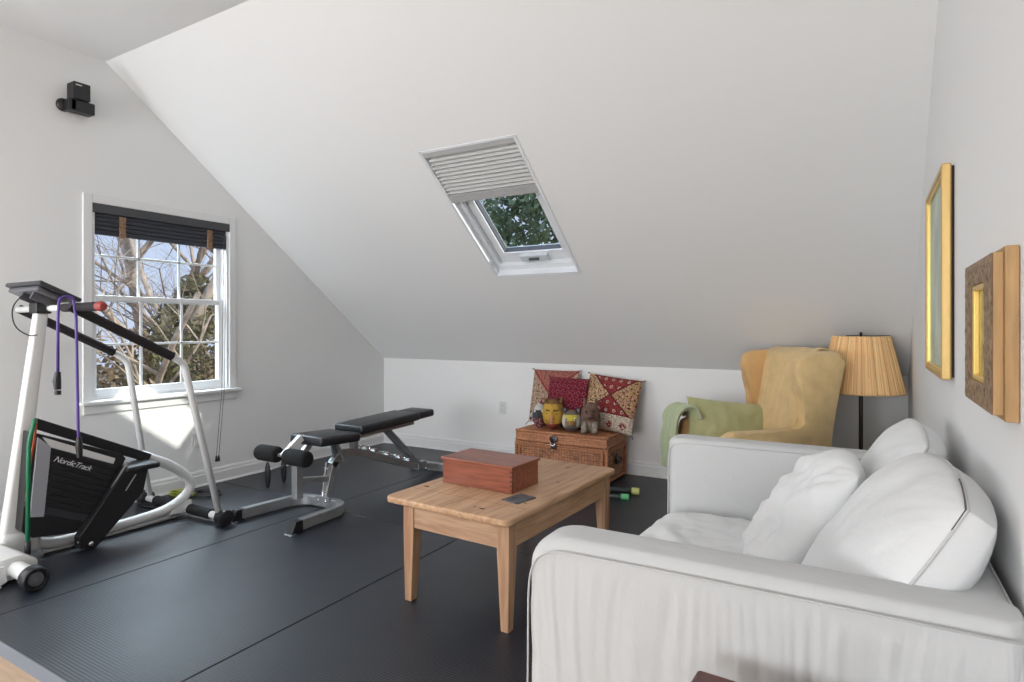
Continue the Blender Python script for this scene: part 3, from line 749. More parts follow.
# 2 yellow mask with long nose
def s2(p):
    q = p.copy(); q.z = math.copysign(.107*(abs(p.z)/.107)**.85, p.z); q.x *= 1.0-.9*p.z**2/.0114*.2 if p.z < 0 else 1.05
    if p.y < 0: q.y -= .03*math.exp(-(p.x/.016)**2)*math.exp(-((p.z+.015)/.05)**2)
    return q
def c2(c, i):
    if c.z > .185: return (.20, .10, .03)
    if c.z < .045: return (.22, .05, .03)
    if .133 < c.z < .142 and .014 < abs(c.x) < .05 and c.y < 0: return (.10, .07, .02)
    if abs(c.x) < .012 and c.y < -.05 and c.z < .10: return (.62, .27, .14)
    return (.55, .32, .045) if nz(c.x*25, c.z*25, c.y*20) > -.2 else (.32, .20, .05)
def e2(t, o):
    for s in (-1, 1):
        part(t, 'eye', (s*.032, -.066, .118), .010, (1.2, .6, .7), M_eye)
        cone(t, 'ear', (s*.055, .0, .18), (s*.07, -.0, .225), .016, .006, mat('ear_brown', (.20, .12, .03), .6))
    bm = B(); box(bm, -.028, .028, -.082, -.066, .038, .048, .004); obj('mouth', bm, mat('mouth_red', (.28, .04, .03), .5), t)
    for k in range(3): cone(t, 'horn', (-.03+.03*k, 0, .195), (-.03+.03*k, 0, .222), .010, .005, mat('horn_dark', (.12, .05, .02), .6))
carving('yellow carved face with long nose and small ears, second from left on the trunk', (-2.195, 4.385, CZ), (.080, .078, .107), s2, c2, e2)
# 3 owl: yellow brow, white sides, grey beak
def s3(p):
    q = p.copy()
    if p.y < 0: q.y -= .028*math.exp(-(p.x/.03)**2)*math.exp(-((p.z+.02)/.025)**2)
    return q
def c3(c, i):
    if c.z > .12: return (.16, .12, .09)
    if c.z > .085 and abs(c.x) < .05: return (.55, .45, .05)
    if .05 < c.z <= .085 and abs(c.x) < .035: return (.30, .17, .06)
    if c.z < .03: return (.12, .09, .09)
    if abs(c.x) >= .045: return (.55, .53, .48)
    return (.20, .18, .17)
def e3(t, o):
    for s in (-1, 1):
        part(t, 'eye', (s*.035, -.058, .092), .011, (1, .6, 1), M_eyew); part(t, 'pupil', (s*.035, -.066, .092), .006, one, M_eye)
        cone(t, 'ear', (s*.05, 0, .125), (s*.052, -.005, .165), .018, .010, mat('ear_grey', (.25, .22, .20), .7))
        bm = B(); tube(bm, smooth_path([(s*.05+.016*math.cos(a), -.02, .15+.016*math.sin(a)) for a in [k*.7 for k in range(10)]], .004, 2), .004, 6); obj('ear_ring', bm, M_eye, t)
carving('carved owl-like head with yellow brow and white cheeks, third from left on the trunk', (-2.025, 4.375, CZ), (.075, .065, .075), s3, c3, e3)
# 4 brown seated animal
def s4(p):
    q = p.copy(); q.x *= 1+.10*(p.z < -.05); 
    if p.y < 0 and p.z > 0: q.y -= .03*math.exp(-(p.x/.03)**2)*math.exp(-((p.z-.02)/.03)**2)
    return q
def c4(c, i):
    if c.z < .085: return [x*(1+.5*nz(c.x*40, c.z*40)) for x in (.25, .20, .15)]
    return [x*(1+.4*nz(c.x*40, c.z*40)) for x in (.15, .085, .06)]
def e4(t, o):
    mm = mat('brown_carved', (.15, .09, .07), .8, var=(40, .4))
    for s in (-1, 1):
        cone(t, 'ear', (s*.04, 0, .185), (s*.045, 0, .235), .017, .006, mm)
        cone(t, 'paw', (s*.035, -.05, .08), (s*.04, -.085, .015), .020, .022, mat('stone_grey', (.30, .25, .20), .8, var=(40, .4)))
        part(t, 'eye', (s*.028, -.068, .155), .008, one, M_eye)
    part(t, 'snout', (0, -.085, .125), .026, (1, 1, .8), mm)
carving('brown and grey seated animal carving with upright ears, rightmost on the trunk', (-1.865, 4.375, CZ), (.074, .068, .105), s4, c4, e4)

# ---- two exercise sticks on the floor
def stick(label, a, b, r, body, endm, er):
    a, b = Vector(a), Vector(b); d = (b-a).normalized(); t = thing('exercise_stick', label, 'exercise stick', a, 0, 'sticks on the mat')
    bm = B(); n = 30; tube(bm, [(b-a)*k/n for k in range(n+1)], [r*(1+.08*(k % 2)) for k in range(n+1)], 14); obj('shaft', bm, body, t, True)
    bm = B(); tube(bm, [(b-a)-d*.002, (b-a)+d*.05], er, 18); obj('end_cap', bm, endm, t, True, 40)
stick('thicker black stick with pale yellow end lying in front of the trunk', (-2.06, 4.06, .026), (-1.455, 4.17, .026), .021, mat('black_ribbed', (.015, .02, .022), .6), mat('yellow_end', (.60, .60, .20), .5), .026)
stick('thinner black stick with green end lying nearer the pine table', (-2.0, 3.90, .021), (-1.475, 4.01, .021), .011, mat('black_ribbed2', (.05, .07, .06), .5), mat('green_end', (.12, .50, .20), .5), .021)

# ------------------------------------------------------------------ armchair
ac = thing('wing_armchair', 'wingback armchair in tan and gold damask covers behind the sofa', 'armchair', (-.60, 4.03, 0), R(-55))
# local: sitter faces -Y ; x to the sitter's left(+)/right
hw, ysf, ysb = .36, -.40, .38
def winged(side):
    """wing + arm + side panel outline in (y, z), extruded in x"""
    pts = [(ysf+.02, .05), (ysf+.02, .50), (ysf+.03, .57), (ysf+.09, .605), (.08, .60), (.13, .64), (.125, .75), (.075, .86), (.05, .95), (.07, 1.02), (.14, 1.045), (.31, 1.05), (.36, 1.0), (.27, .6), (.22, .05)]
    return pts
for s in (-1, 1):
    bm = B(); x0, x1 = (s*(hw-.085), s*hw) if s > 0 else (s*hw, s*(hw-.085))
    prism(bm, winged(s), 'x', x0, x1, 0)
    es = [e for e in bm.edges if abs(e.verts[0].co.x-e.verts[1].co.x) < 1e-6 or True]
    bmesh.ops.bevel(bm, geom=es, offset=.022, segments=3, affect='EDGES', profile=.5)
    o = obj('wing_side', bm, M_damask if s > 0 else M_tan, ac, True, 55)
bm = B(); vs = box(bm, -hw+.05, hw-.05, .20, .38, .30, 1.06, .05, 4)
for v in bm.verts: v.co.y += (v.co.z-1.0)*.17
obj('backrest', bm, M_damask, ac, True, 55)
bm = B(); box(bm, -hw+.08, hw-.08, ysf, .3, .14, .33, .015); obj('seat_frame', bm, M_damask, ac, True, 50)
bm = soft_box(-hw+.085, hw-.085, ysf-.02, .2, .33, .46, 24, 24, .01, lambda x, y: nz(x*8, y*8)*.01); obj('seat_cushion', bm, M_tan, ac, True)
for lx, ly in ((-.28, ysf+.06), (.28, ysf+.06), (-.28, .30), (.28, .30)):
    bm = B(); tube(bm, [(lx, ly, .15), (lx, ly-.01, .06), (lx, ly, .0)], [.026, .02, .014], 10); obj('leg', bm, M_wood_dk, ac, True)
# gold damask cover thrown over the back
def cloth_strip(path, width_dir, w, n, fold, t=.006):
    """thick cloth following a path, w wide along width_dir, with folds along its width"""
    P = smooth_path(path, .06, 5); wd = Vector(width_dir).normalized(); bm = B(); rows = []
    m = 60
    Ls = [0]
    for i in range(1, len(P)): Ls.append(Ls[-1]+(P[i]-P[i-1]).length)
    def at(d):
        for i in range(1, len(P)):
            if Ls[i] >= d: k = (d-Ls[i-1])/max(1e-6, Ls[i]-Ls[i-1]); return P[i-1].lerp(P[i], k), (P[i]-P[i-1]).normalized()
        return P[-1], (P[-1]-P[-2]).normalized()
    for layer in (0, 1):
        L = []
        for i in range(m+1):
            p, tg = at(Ls[-1]*i/m); nn = tg.cross(wd).normalized()
            L.append([bm.verts.new(p+wd*(w*(j/n-.5))+nn*(fold(i/m, j/n)+(t if layer else 0))) for j in range(n+1)])
        rows.append(L)
    A_, C_ = rows
    for i in range(m):
        for j in range(n):
            bm.faces.new((A_[i][j], A_[i][j+1], A_[i+1][j+1], A_[i+1][j])).smooth = True; bm.faces.new((C_[i][j], C_[i+1][j], C_[i+1][j+1], C_[i][j+1])).smooth = True
    for i in range(m):
        for j in (0, n): bm.faces.new((A_[i][j], A_[i+1][j], C_[i+1][j], C_[i][j]))
    for j in range(n):
        for i in (0, m): bm.faces.new((A_[i][j], A_[i][j+1], C_[i][j+1], C_[i][j]))
    return bm
bm = cloth_strip([(-.04, .12, .52), (-.04, .165, .80), (-.04, .205, 1.0), (-.04, .26, 1.07), (-.04, .37, 1.06), (-.04, .41, .95), (-.04, .33, .55)], (1, 0, 0), .52, 40,
                 lambda a, b: .008*nz(b*9, a*5)+.006*nz(b*22, a*3, 4)-.006)
obj('back_cover', bm, M_damask, ac, True)
# green pillow & throw
MA = Matrix.Translation((-.60, 4.03, 0)) @ Matrix.Rotation(R(-55), 4, 'Z')
place_pillow('lumbar_pillow', 'long green pillow lying across the seat of the armchair', 'pillow', M_green,
             MA @ frame((-.195, -.07, .55), (0, 1, -.10), (-.25, 0, 1)), None, w=.62, h=.34, t=.12, corner=.02, pinch=.07, wr=.014, wf=7, seed=31)
bm = cloth_strip([(-.27, -.475, .27), (-.27, -.47, .5), (-.27, -.455, .62), (-.27, -.41, .675), (-.27, -.34, .68), (-.27, -.30, .60)], (1, 0, .05), .30, 48,
                 lambda a, b: .017*math.sin(b*30+a*1.5)+.010*nz(b*12, a*6, 3)); bmesh.ops.transform(bm, matrix=MA, verts=bm.verts)
tag(obj('throw_blanket', bm, M_throw, None, True), 'pale green throw blanket folded over the front end of the armchair arm', 'blanket')

# ------------------------------------------------------------------ floor lamp
lx, ly = -.038, 4.33
lp = thing('floor_lamp', 'floor lamp with pleated raffia shade and dark pole behind the sofa', 'lamp', (lx, ly, 0))
bm = B(); lathe(bm, [(0, 0), (.125, 0), (.125, .012), (.05, .026), (.02, .04), (.011, .06), (0, .06)]); obj('base', bm, M_lampmetal, lp, True, 40)
bm = B(); tube(bm, [(0, 0, .03), (0, 0, .88)], .0115, 16); obj('pole', bm, M_lampmetal, lp, True, 40)
bm = B(); tube(bm, [(0, 0, .88), (0, 0, 1.15)], .006, 10); lathe(bm, [(0, .86), (.018, .865), (.02, .9), (.012, .93), (0, .93)], seg=16)
for a in range(3): tube(bm, [(0, 0, 1.148), (.155*math.cos(a*2.094), .155*math.sin(a*2.094), 1.148)], .002, 6)
obj('harp', bm, M_lampmetal, lp, True, 40)
bm = B(); lathe(bm, [(0, 1.148), (.008, 1.15), (.009, 1.158), (.004, 1.168), (0, 1.172)], seg=12); obj('finial', bm, M_lampmetal, lp, True)
bm = B(); seg = 260; random.seed(3)
V = []
rj = [random.uniform(-1, 1) for _ in range(seg)]
for z, r in ((.795, .233), (.805, .237), (.9, .215), (1.0, .192), (1.1, .168), (1.135, .160), (1.143, .155)):
    V.append([bm.verts.new(((r+.0022*rj[k]+.0015*math.sin(k*1.1))*math.cos(2*math.pi*k/seg+.01*(1.15-z)*rj[(k*7) % seg]*2), (r+.0022*rj[k])*math.sin(2*math.pi*k/seg), z)) for k in range(seg)])
for i in range(len(V)-1):
    for k in range(seg): bm.faces.new((V[i][k], V[i][(k+1) % seg], V[i+1][(k+1) % seg], V[i+1][k]))
n_out = len(V)
Vi = [[bm.verts.new(((r-.006)*math.cos(2*math.pi*k/seg), (r-.006)*math.sin(2*math.pi*k/seg), z)) for k in range(seg)] for z, r in ((.795, .232), (1.143, .155))]
for k in range(seg):
    k2 = (k+1) % seg
    bm.faces.new((Vi[0][k], Vi[1][k], Vi[1][k2], Vi[0][k2])); bm.faces.new((V[0][k], Vi[0][k], Vi[0][k2], V[0][k2])); bm.faces.new((V[-1][k], V[-1][k2], Vi[1][k2], Vi[1][k]))
M_raf = mat_attr('raffia_strands', .75, ('noise', 200, .3, .003, (1, 1, .05)), .2)
sh = obj('lamp_shade', bm, M_raf, lp)
strand = {}
def raf(c, i):
    a = round(math.atan2(c.y, c.x)*seg/(2*math.pi)); rr = random.Random(a*7919).random()
    s = .70+.5*rr
    if rr < .12: s = .60
    return (min(1, .98*s), .60*s, .29*s)
paint(sh, raf)
bm = B(); lathe_r = [(.203, .793), (.205, .793), (.205, .803), (.203, .803)]
tube(bm, [(.235*math.cos(2*math.pi*k/60), .235*math.sin(2*math.pi*k/60), .798) for k in range(61)], .004, 6, False); obj('shade_binding', bm, mat('raffia_binding', (.62, .42, .24), .8), sh)

# ------------------------------------------------------------------ pictures on the right wall
def picture_thin():
    y0, y1, z0, z1 = 2.27, 2.87, 1.037, 1.703
    t = thing('framed_picture', 'tall thin gilt frame with pale print, farther along the right wall', 'picture', (XR, y0, z0))
    bm = B(); h, L = z1-z0, y1-y0; a = .020
    for Y0, Y1, Z0, Z1 in ((0, a, 0, h), (L-a, L, 0, h), (a, L-a, 0, a), (a, L-a, h-a, h)): box(bm, -.034, -.008, Y0, Y1, Z0, Z1, .005)
    obj('frame', bm, M_gold, t)
    bm = B(); 
    for Y0, Y1, Z0, Z1 in ((a, a+.01, a, h-a), (L-a-.01, L-a, a, h-a), (a, L-a, a, a+.01), (a, L-a, h-a-.01, h-a)): box(bm, -.030, -.018, Y0, Y1, Z0, Z1, .002)
    obj('inner_slip', bm, M_goldb, t)
    bm = B(); box(bm, -.020, -.014, a, L-a, a, h-a); p = obj('print', bm, mat('pale_print', (.68, .66, .58), .5, var=(5, .25)), t)
    bm = B(); box(bm, -.0225, -.0215, a+.01, L-a-.01, a+.01, h-a-.01); obj('glass', bm, M_glass, t)
    bm = B(); box(bm, -.016, -.001, .008, L-.008, .008, h-.008); obj('backing', bm, M_darkbk, t)
picture_thin()
def picture_ornate():
    # outer face spans
    y0, y1, z0, z1 = 1.36, 1.71, 1.043, 1.333
    t = thing('framed_picture', 'small deep ornate carved gilt frame on the right wall, nearest the camera', 'picture', (XR, y0, z0))
    L, h = y1-y0, z1-z0
    bm = B(); box(bm, -.021, -.001, -.010, L+.010, -.010, h+.010, .002); obj('outer_moulding', bm, M_oak, t)
    bm = B(); ay, az = .095, .046
    for Y0, Y1, Z0, Z1 in ((0, ay, 0, h), (L-ay, L, 0, h), (ay, L-ay, 0, az), (ay, L-ay, h-az, h)): box(bm, -.037, -.021, Y0, Y1, Z0, Z1, .002)
    fr = obj('frame', bm, M_oak, t)
    # carved face: displaced grid
    bm = B(); n1, n2 = 90, 90; G = {}
    def hgt(y, z):
        e = min(min(y, L-y)/ay, min(z, h-z)/az)
        if e > 1.001: return None
        q = math.sin(min(1, e)*math.pi)
        return -.0375-q*(.001+.0045*abs(nz(y*70, z*70, 1))+.002*abs(math.sin(y*120)*math.sin(z*120)))
    ysn = sorted(set([ay*i/30 for i in range(31)]+[ay+(L-2*ay)*i/30 for i in range(31)]+[L-ay+ay*i/30 for i in range(31)]))
    zsn = sorted(set([az*i/16 for i in range(17)]+[az+(h-2*az)*i/50 for i in range(51)]+[h-az+az*i/16 for i in range(17)]))
    for i, y in enumerate(ysn):
        for j, z in enumerate(zsn):
            k = hgt(y, z)
            if k is not None: G[(i, j)] = bm.verts.new((k, y, z))
    for i in range(len(ysn)-1):
        for j in range(len(zsn)-1):
            q = [G.get(x) for x in ((i, j), (i+1, j), (i+1, j+1), (i, j+1))]
            ym, zm_ = (ysn[i]+ysn[i+1])/2, (zsn[j]+zsn[j+1])/2
            if all(q) and not (ay < ym < L-ay and az < zm_ < h-az): bm.faces.new(q)
    obj('carved_face', bm, M_ornate, fr, True)
    bm = B()
    for Y0, Y1, Z0, Z1 in ((ay, ay+.016, az, h-az), (L-ay-.016, L-ay, az, h-az), (ay, L-ay, az, az+.012), (ay, L-ay, h-az-.012, h-az)): box(bm, -.036, -.024, Y0, Y1, Z0, Z1, .003)
    obj('inner_slip', bm, M_goldb, t)
    bm = B(); box(bm, -.026, -.0215, ay+.01, L-ay-.01, az+.01, h-az-.01); obj('print', bm, mat('gold_ground_print', (.45, .33, .08), .5, var=(20, .3)), t)
picture_ornate()

# ------------------------------------------------------------------ small mahogany table corner beside the sofa
M_dkmah = mat('dark_mahogany_top', (.11, .035, .028), .35, var=(9, .3, (.6, 6, 6)))
st = thing('side_table', 'red-brown wooden table top corner just in front of the sofa arm at the bottom edge', 'side table', (-.258, 1.083, 0), R(-3))
bm = B(); box(bm, 0, .42, -.42, 0, .575, .60, .006); obj('tabletop', bm, M_dkmah, st)
bm = B(); box(bm, .03, .39, -.39, -.03, .50, .575, .003); obj('apron', bm, M_dkmah, st)
for a in (.03, .35):
    for b in (-.07, -.39): bm = B(); box(bm, a, a+.04, b, b+.04, 0, .575, .003); obj('leg', bm, M_dkmah, st)

# ------------------------------------------------------------------ weight bench
X0 = -3.1
wb = thing('weight_bench', 'adjustable weight bench with black vinyl pads and silver frame below the left wall', 'weight bench', (X0, 0, 0))
def bar(bm, a, b, w, h, up=(0, 0, 1), bev=.003):
    a, b = Vector(a), Vector(b); L = (b-a).length; M = frame((a+b)/2, (b-a), up)
    box(bm, -L/2, L/2, -h/2, h/2, -w/2, w/2, bev, 2, M)
def rect_tube(bm, pts, w, h):
    rings = []
    for i, p in enumerate(pts):
        t = (pts[min(i+1, len(pts)-1)]-pts[max(i-1, 0)]).normalized(); n = Vector((1, 0, 0)).cross(t)
        rings.append([bm.verts.new(p+Vector((w/2*a, 0, 0))+n*h/2*b) for a, b in ((-.85, -1), (.85, -1), (1, -.85), (1, .85), (.85, 1), (-.85, 1), (-1, .85), (-1, -.85))])
    for i in range(len(rings)-1):
        for k in range(8): bm.faces.new((rings[i][k], rings[i][(k+1) % 8], rings[i+1][(k+1) % 8], rings[i+1][k]))
    bm.faces.new(rings[0][::-1]); bm.faces.new(rings[-1])
def ribbon(bm, pts, w, h):
    """rectangular tube along horizontal path: w across, h tall"""
    P = [Vector(p) for p in pts]; rings = []
    for i, p in enumerate(P):
        t = (P[min(i+1, len(P)-1)]-P[max(i-1, 0)]); t.z = 0; t.normalize(); s = Vector((-t.y, t.x, 0))
        rings.append([bm.verts.new(p+s*w/2*a+Vector((0, 0, h/2*b))) for a, b in ((-.85, -1), (.85, -1), (1, -.85), (1, .85), (.85, 1), (-.85, 1), (-1, .85), (-1, -.85))])
    for i in range(len(rings)-1):
        for k in range(8): bm.faces.new((rings[i][k], rings[i][(k+1) % 8], rings[i+1][(k+1) % 8], rings[i+1][k]))
    bm.faces.new(rings[0][::-1]); bm.faces.new(rings[-1])
xa = .215
u_path = smooth_path([(-xa-.05, 2.37, .04), (-xa, 2.83, .04), (xa-.01, 2.83, .04), (xa+.01, 2.40, .04)], .13, 8)
bm = B(); ribbon(bm, u_path, .045, .062); obj('front_foot', bm, M_silver, wb, True, 35)
for s, yy in ((-1, 2.37), (1, 2.40)):
    bm = B(); prism(bm, [(yy+.03, .008), (yy+.03, .072), (yy-.02, .072), (yy-.055, 0), (yy+.03, 0)], 'x', (xa+.012 if s > 0 else -xa-.052)-.026, (xa+.012 if s > 0 else -xa-.052)+.026, 0, .003); cp = obj('foot_cap', bm, M_black, wb)
    bm = B(); box(bm, (xa+.012 if s > 0 else -xa-.052)-.03, (xa+.012 if s > 0 else -xa-.052)+.03, yy-.062, yy-.02, 0, .006, .002); obj('cap_lip', bm, M_silver, cp)
bm = B(); box(bm, -.06, .06, 2.80, 2.813, .02, .085, .003)
bl_ = obj('bolt_plate', bm, M_silver, wb)
for k in (-.035, .035): bm = B(); lathe(bm, [(0, 0), (.009, 0), (.008, .006), (0, .008)], Matrix.Translation((k, 2.80, .055)) @ Matrix.Rotation(R(90), 4, 'X'), 10); obj('bolt', bm, M_chrome, bl_)
# upright with chrome adjuster, arch and spine
bm = B(); bar(bm, (0, 2.83, .05), (0, 2.90, .30), .05, .05, (1, 0, 0)); obj('upright', bm, M_silver, wb)
bm = B(); bar(bm, (0, 2.815, .08), (0, 2.85, .30), .03, .012, (1, 0, 0))
for k in range(4): bar(bm, (-.02, 2.82+.006*k, .11+.05*k), (.02, 2.82+.006*k, .11+.05*k), .012, .012)
obj('adjuster_plate', bm, M_chrome, wb)
sp_path = smooth_path([(0, 2.88, .27), (0, 2.96, .345), (0, 3.12, .325), (0, 3.63, .135), (0, 4.05, .035)], .09, 6)
bm = B(); rect_tube(bm, sp_path, .05, .05); obj('spine', bm, M_silver, wb, True, 30)
bm = B(); box(bm, -.031, .031, 3.76, 3.86, .065, .125, .004); obj('strut_bracket', bm, M_silver, wb)
bm = B(); box(bm, -.22, .22, 4.02, 4.08, .0, .062, .005); rf = obj('rear_foot', bm, M_silver, wb)
for s in (-1, 1): bm = B(); box(bm, s*.24-.03, s*.24+.03, 4.012, 4.088, 0, .068, .006); obj('foot_cap', bm, M_black, rf)
for k, yy in enumerate((3.19, 3.27, 3.41, 3.54, 3.65)):
    zz = .325-(yy-3.12)*.372+.040
    bm = B(); box(bm, -.035, .035, yy-.012, yy+.012, zz-.018, zz+.012, .003); tube(bm, [(-.045, yy-.022, zz+.014), (.045, yy-.022, zz+.014)], .006, 8); obj('notch', bm, M_chrome, wb)
bm = B(); bar(bm, (.028, 3.42, .43), (.028, 3.80, .09), .014, .04, (1, 0, 0)); bar(bm, (-.028, 3.42, .43), (-.028, 3.80, .09), .014, .04, (1, 0, 0)); obj('back_support_strut', bm, M_silver, wb)
bm = B(); lathe(bm, [(0, 0), (.012, 0), (.01, .008), (0, .01)], Matrix.Translation((.034, 3.84, .065)) @ Matrix.Rotation(R(90), 4, 'Y'), 12); obj('pivot_bolt', bm, M_chrome, wb)
bm = B(); bar(bm, (.0, 2.93, .29), (0, 2.90, .43), .05, .02, (1, 0, 0)); box(bm, -.04, .04, 2.86, 3.05, .41, .43, .003)
bar(bm, (.03, 2.97, .285), (.03, 2.90, .42), .012, .03, (1, 0, 0)); obj('seat_bracket', bm, M_silver, wb)
bm = B(); bar(bm, (0, 3.03, .43), (0, 3.72, .448), .035, .03); box(bm, -.03, .03, 3.07, 3.10, .34, .44, .003); obj('back_rail', bm, M_silver, wb)
def pad(bm, y0, y1, w, z0, t, tilt):
    Mx = Matrix.Translation((0, y0, z0)) @ Matrix.Rotation(tilt, 4, 'X')
    vs = box(bm, -w/2, w/2, 0, y1-y0, 0, t, .018, 4, Mx)
bm = B(); pad(bm, 2.66, 3.005, .30, .445, .062, R(-3)); s_ = obj('seat_pad', bm, M_vinyl, wb, True, 60)
bm = B(); Mx = Matrix.Translation((0, 2.66, .445)) @ Matrix.Rotation(R(-3), 4, 'X'); tube(bm, [Mx @ Vector(p) for p in ((-.14, .004, .052), (.14, .004, .052))], .0035, 6); obj('piping', bm, M_greyplast, s_)
bm = B(); pad(bm, 3.03, 3.66, .27, .462, .062, R(2.0)); pad(bm, 3.66, 3.85, .24, .484, .056, R(2.0)); obj('back_pad', bm, M_vinyl, wb, True, 60)
# leg holder: slanted chrome bar, rollers, hanging post
bm = B(); bar(bm, (0, 2.63, .50), (0, 2.49, .40), .045, .03, (1, 0, 0)); obj('roller_arm', bm, M_whitemetal, wb)
bm = B(); bar(bm, (0, 2.70, .45), (0, 2.60, .36), .04, .03, (1, 0, 0)); bar(bm, (0, 2.60, .40), (0, 2.60, .12), .05, .05, (1, 0, 0)); bar(bm, (0, 2.62, .23), (0, 2.86, .19), .035, .035); obj('leg_holder_post', bm, M_silver, wb)
bm = B(); tube(bm, [(-.22, 2.49, .41), (.22, 2.49, .41)], .011, 12); obj('roller_axle', bm, M_silver, wb)
for s in (-1, 1):
    bm = B(); a, b = (.035, .228) if s > 0 else (-.225, -.035)
    tube(bm, [(a, 2.49, .41), (a+.006, 2.49, .41), (a+.02, 2.49, .41), (b-.02, 2.49, .41), (b-.006, 2.49, .41), (b, 2.49, .41)], [.035, .045, .05, .05, .045, .03], 22); obj('foam_roller', bm, M_foam, wb, True, 50)

# parallette bar behind the bench
pbx = thing('push_up_bar', 'low silver push-up bar with black oval ends standing by the left wall behind the bench', 'push-up bar', (-3.84, 2.95, 0), R(10))
bm = B(); tube(bm, [(0, .0, .13), (0, .17, .13)], .010, 12); obj('bar', bm, M_silver, pbx, True)
for yy in (0, .17):
    bm = B(); uvsphere(bm, (0, yy, .10), 1, (.026, .014, .10)); obj('end_foot', bm, M_black, pbx, True)

# ------------------------------------------------------------------ treadmill (walker) with white tube frame
xs = -3.7545
tm = thing('treadmill', 'folded manual treadmill with white tube frame and black panel beside the window', 'treadmill', (0, 0, 0))
tm.location = (xs, 1.3, 0)
def P(x, y, z): return Vector((x-xs, y-1.3, z))
r1 = .030
bm = B(); tube(bm, smooth_path([P(xs, 1.40, .13), P(xs, 1.50, .040), P(xs, 1.93, .045), P(xs, 2.18, .062), P(xs, 2.335, .17), P(xs, 2.22, .315), P(xs, 2.0, .43)], .13, 8), r1, 16)
obj('base_loop', bm, M_whitemetal, tm, True)
bm = B(); box(bm, -.028, .028, .86, 1.0, .025, .10, .01); tube(bm, [P(xs, 1.50, .012), P(xs, 2.2, .012)], .012, 8); obj('loop_gusset', bm, M_whitemetal, tm)
# mast
bm = B(); P0, P1 = P(xs, 1.345, .05), P(xs, 1.488, 1.29)
M_ = frame((P0+P1)/2, (P1-P0), (0, 1, 0)); L = (P1-P0).length
vs = box(bm, -L/2, L/2, -.040, .040, -.030, .030, .018, 4, M_)
for v in bm.verts:
    k = (v.co.z)/1.29; c_ = P0.y+(P1.y-P0.y)*k; v.co.y = c_+(v.co.y-c_)*(1.12-.42*k)
obj('mast', bm, M_whitemetal, tm, True, 50)
bm = B(); box(bm, -.045, .045, P(0, 1.30, 0).y, P(0, 1.48, 0).y, .03, .16, .03, 4); obj('mast_foot', bm, M_whitemetal, tm, True, 50)
# rear cross tube and feet
bm = B(); tube(bm, [P(-4.22, 2.27, .048), P(-3.34, 2.27, .048)], .022, 14); obj('rear_cross_tube', bm, M_whitemetal, tm, True)
for a, b in ((-4.08, -3.82), (-3.70, -3.48)):
    bm = B(); tube(bm, [P(a, 2.27, .048), P(b, 2.27, .048)], .031, 16); obj('foam_sleeve', bm, M_foam, tm, True, 50)
for x_ in (-4.21, -3.36):
    bm = B(); tube(bm, [P(x_-.035, 2.27, .048), P(x_-.03, 2.27, .048), P(x_+.03, 2.27, .048), P(x_+.035, 2.27, .048)], [.04, .048, .048, .038], 12); obj('end_cap', bm, M_black, tm, True, 40)
# side posts and grips
grip_m = mat('dark_foam_grip', (.028, .024, .026), .75, spec=.2)
for x_, yb, (ya, za), (yc, zc_), ys_ in ((-3.385, 2.26, (2.055, .935), (1.97, 1.033), 1.46), (-4.183, 2.28, (2.15, .93), (2.055, 1.036), 1.55)):
    gd = Vector((0, ys_-yc, 1.305-zc_)).normalized(); e_ = P(x_, yc, zc_)
    bm = B(); pth = smooth_path([P(x_, yb, .06), P(x_, ya, za-.02), P(x_, ya-.012, za+.045), e_-gd*.03, e_+gd*.1], .05, 6)
    tube(bm, pth, .0195, 14); obj('side_post', bm, M_whitemetal, tm, True)
    bm = B(); b = P(x_, ys_, 1.305); tube(bm, [e_, e_.lerp(b, .5), b], .025, 14); obj('hand_grip', bm, grip_m, tm, True, 50)
bm = B(); tube(bm, [P(-4.16, 1.54, 1.298), P(-3.12, 1.475, 1.298)], .017, 14); ctb = obj('cross_handlebar', bm, M_whitemetal, tm, True)
bm = B(); tube(bm, [P(-3.53, 1.50, 1.298), P(-3.12, 1.475, 1.298)], .022, 14); obj('hand_grip', bm, grip_m, ctb, True, 50)
bm = B(); tube(bm, [P(-3.135, 1.476, 1.298), P(-3.105, 1.474, 1.298), P(-3.085, 1.473, 1.298)], [.0235, .0235, .015], 14); obj('red_end_cap', bm, M_redfoam, ctb, True, 50)
bm = B(); box(bm, -.045, .045, P(0, 1.45, 0).y, P(0, 1.52, 0).y, 1.27, 1.325, .006); obj('clamp', bm, M_black, tm)
# console
bm = B()
tp = [P(-3.98, 1.36, 1.432), P(-3.98, 1.36, 1.432)]
Mc = Matrix.Translation(P(-3.81, 1.52, 1.382)) @ Matrix.Rotation(R(-25), 4, 'X')
box(bm, -.20, .20, -.105, .105, -.008, .014, .007, 3, Mc); cons = obj('console', bm, M_consol, tm, True, 50)
bm = B(); box(bm, -.17, .17, -.09, .05, -.035, -.008, .008, 2, Mc); obj('console_housing', bm, M_greyplast, cons, True, 50)
for s in (-1, 1): bm = B(); box(bm, s*.06-.008+.05, s*.06+.008+.05, -.08, .05, -.075, -.03, .004, 2, Mc); obj('console_bracket', bm, M_greyplast, cons)
bm = B(); tube(bm, smooth_path([P(xs-.05, 1.42, 1.36), P(xs+.0, 1.36, 1.30), P(xs+.0, 1.37, 1.20), P(xs+.02, 1.43, 1.15), P(xs+.03, 1.46, 1.16)], .05, 5), .003, 6); obj('sensor_cable', bm, M_black, cons)
# black rail above the panel
bm = B(); bar(bm, P(xs+.03, 1.44, .705), P(xs+.03, 2.02, .415), .05, .052, (0, 0, 1)); obj('upper_rail', bm, M_black, tm)
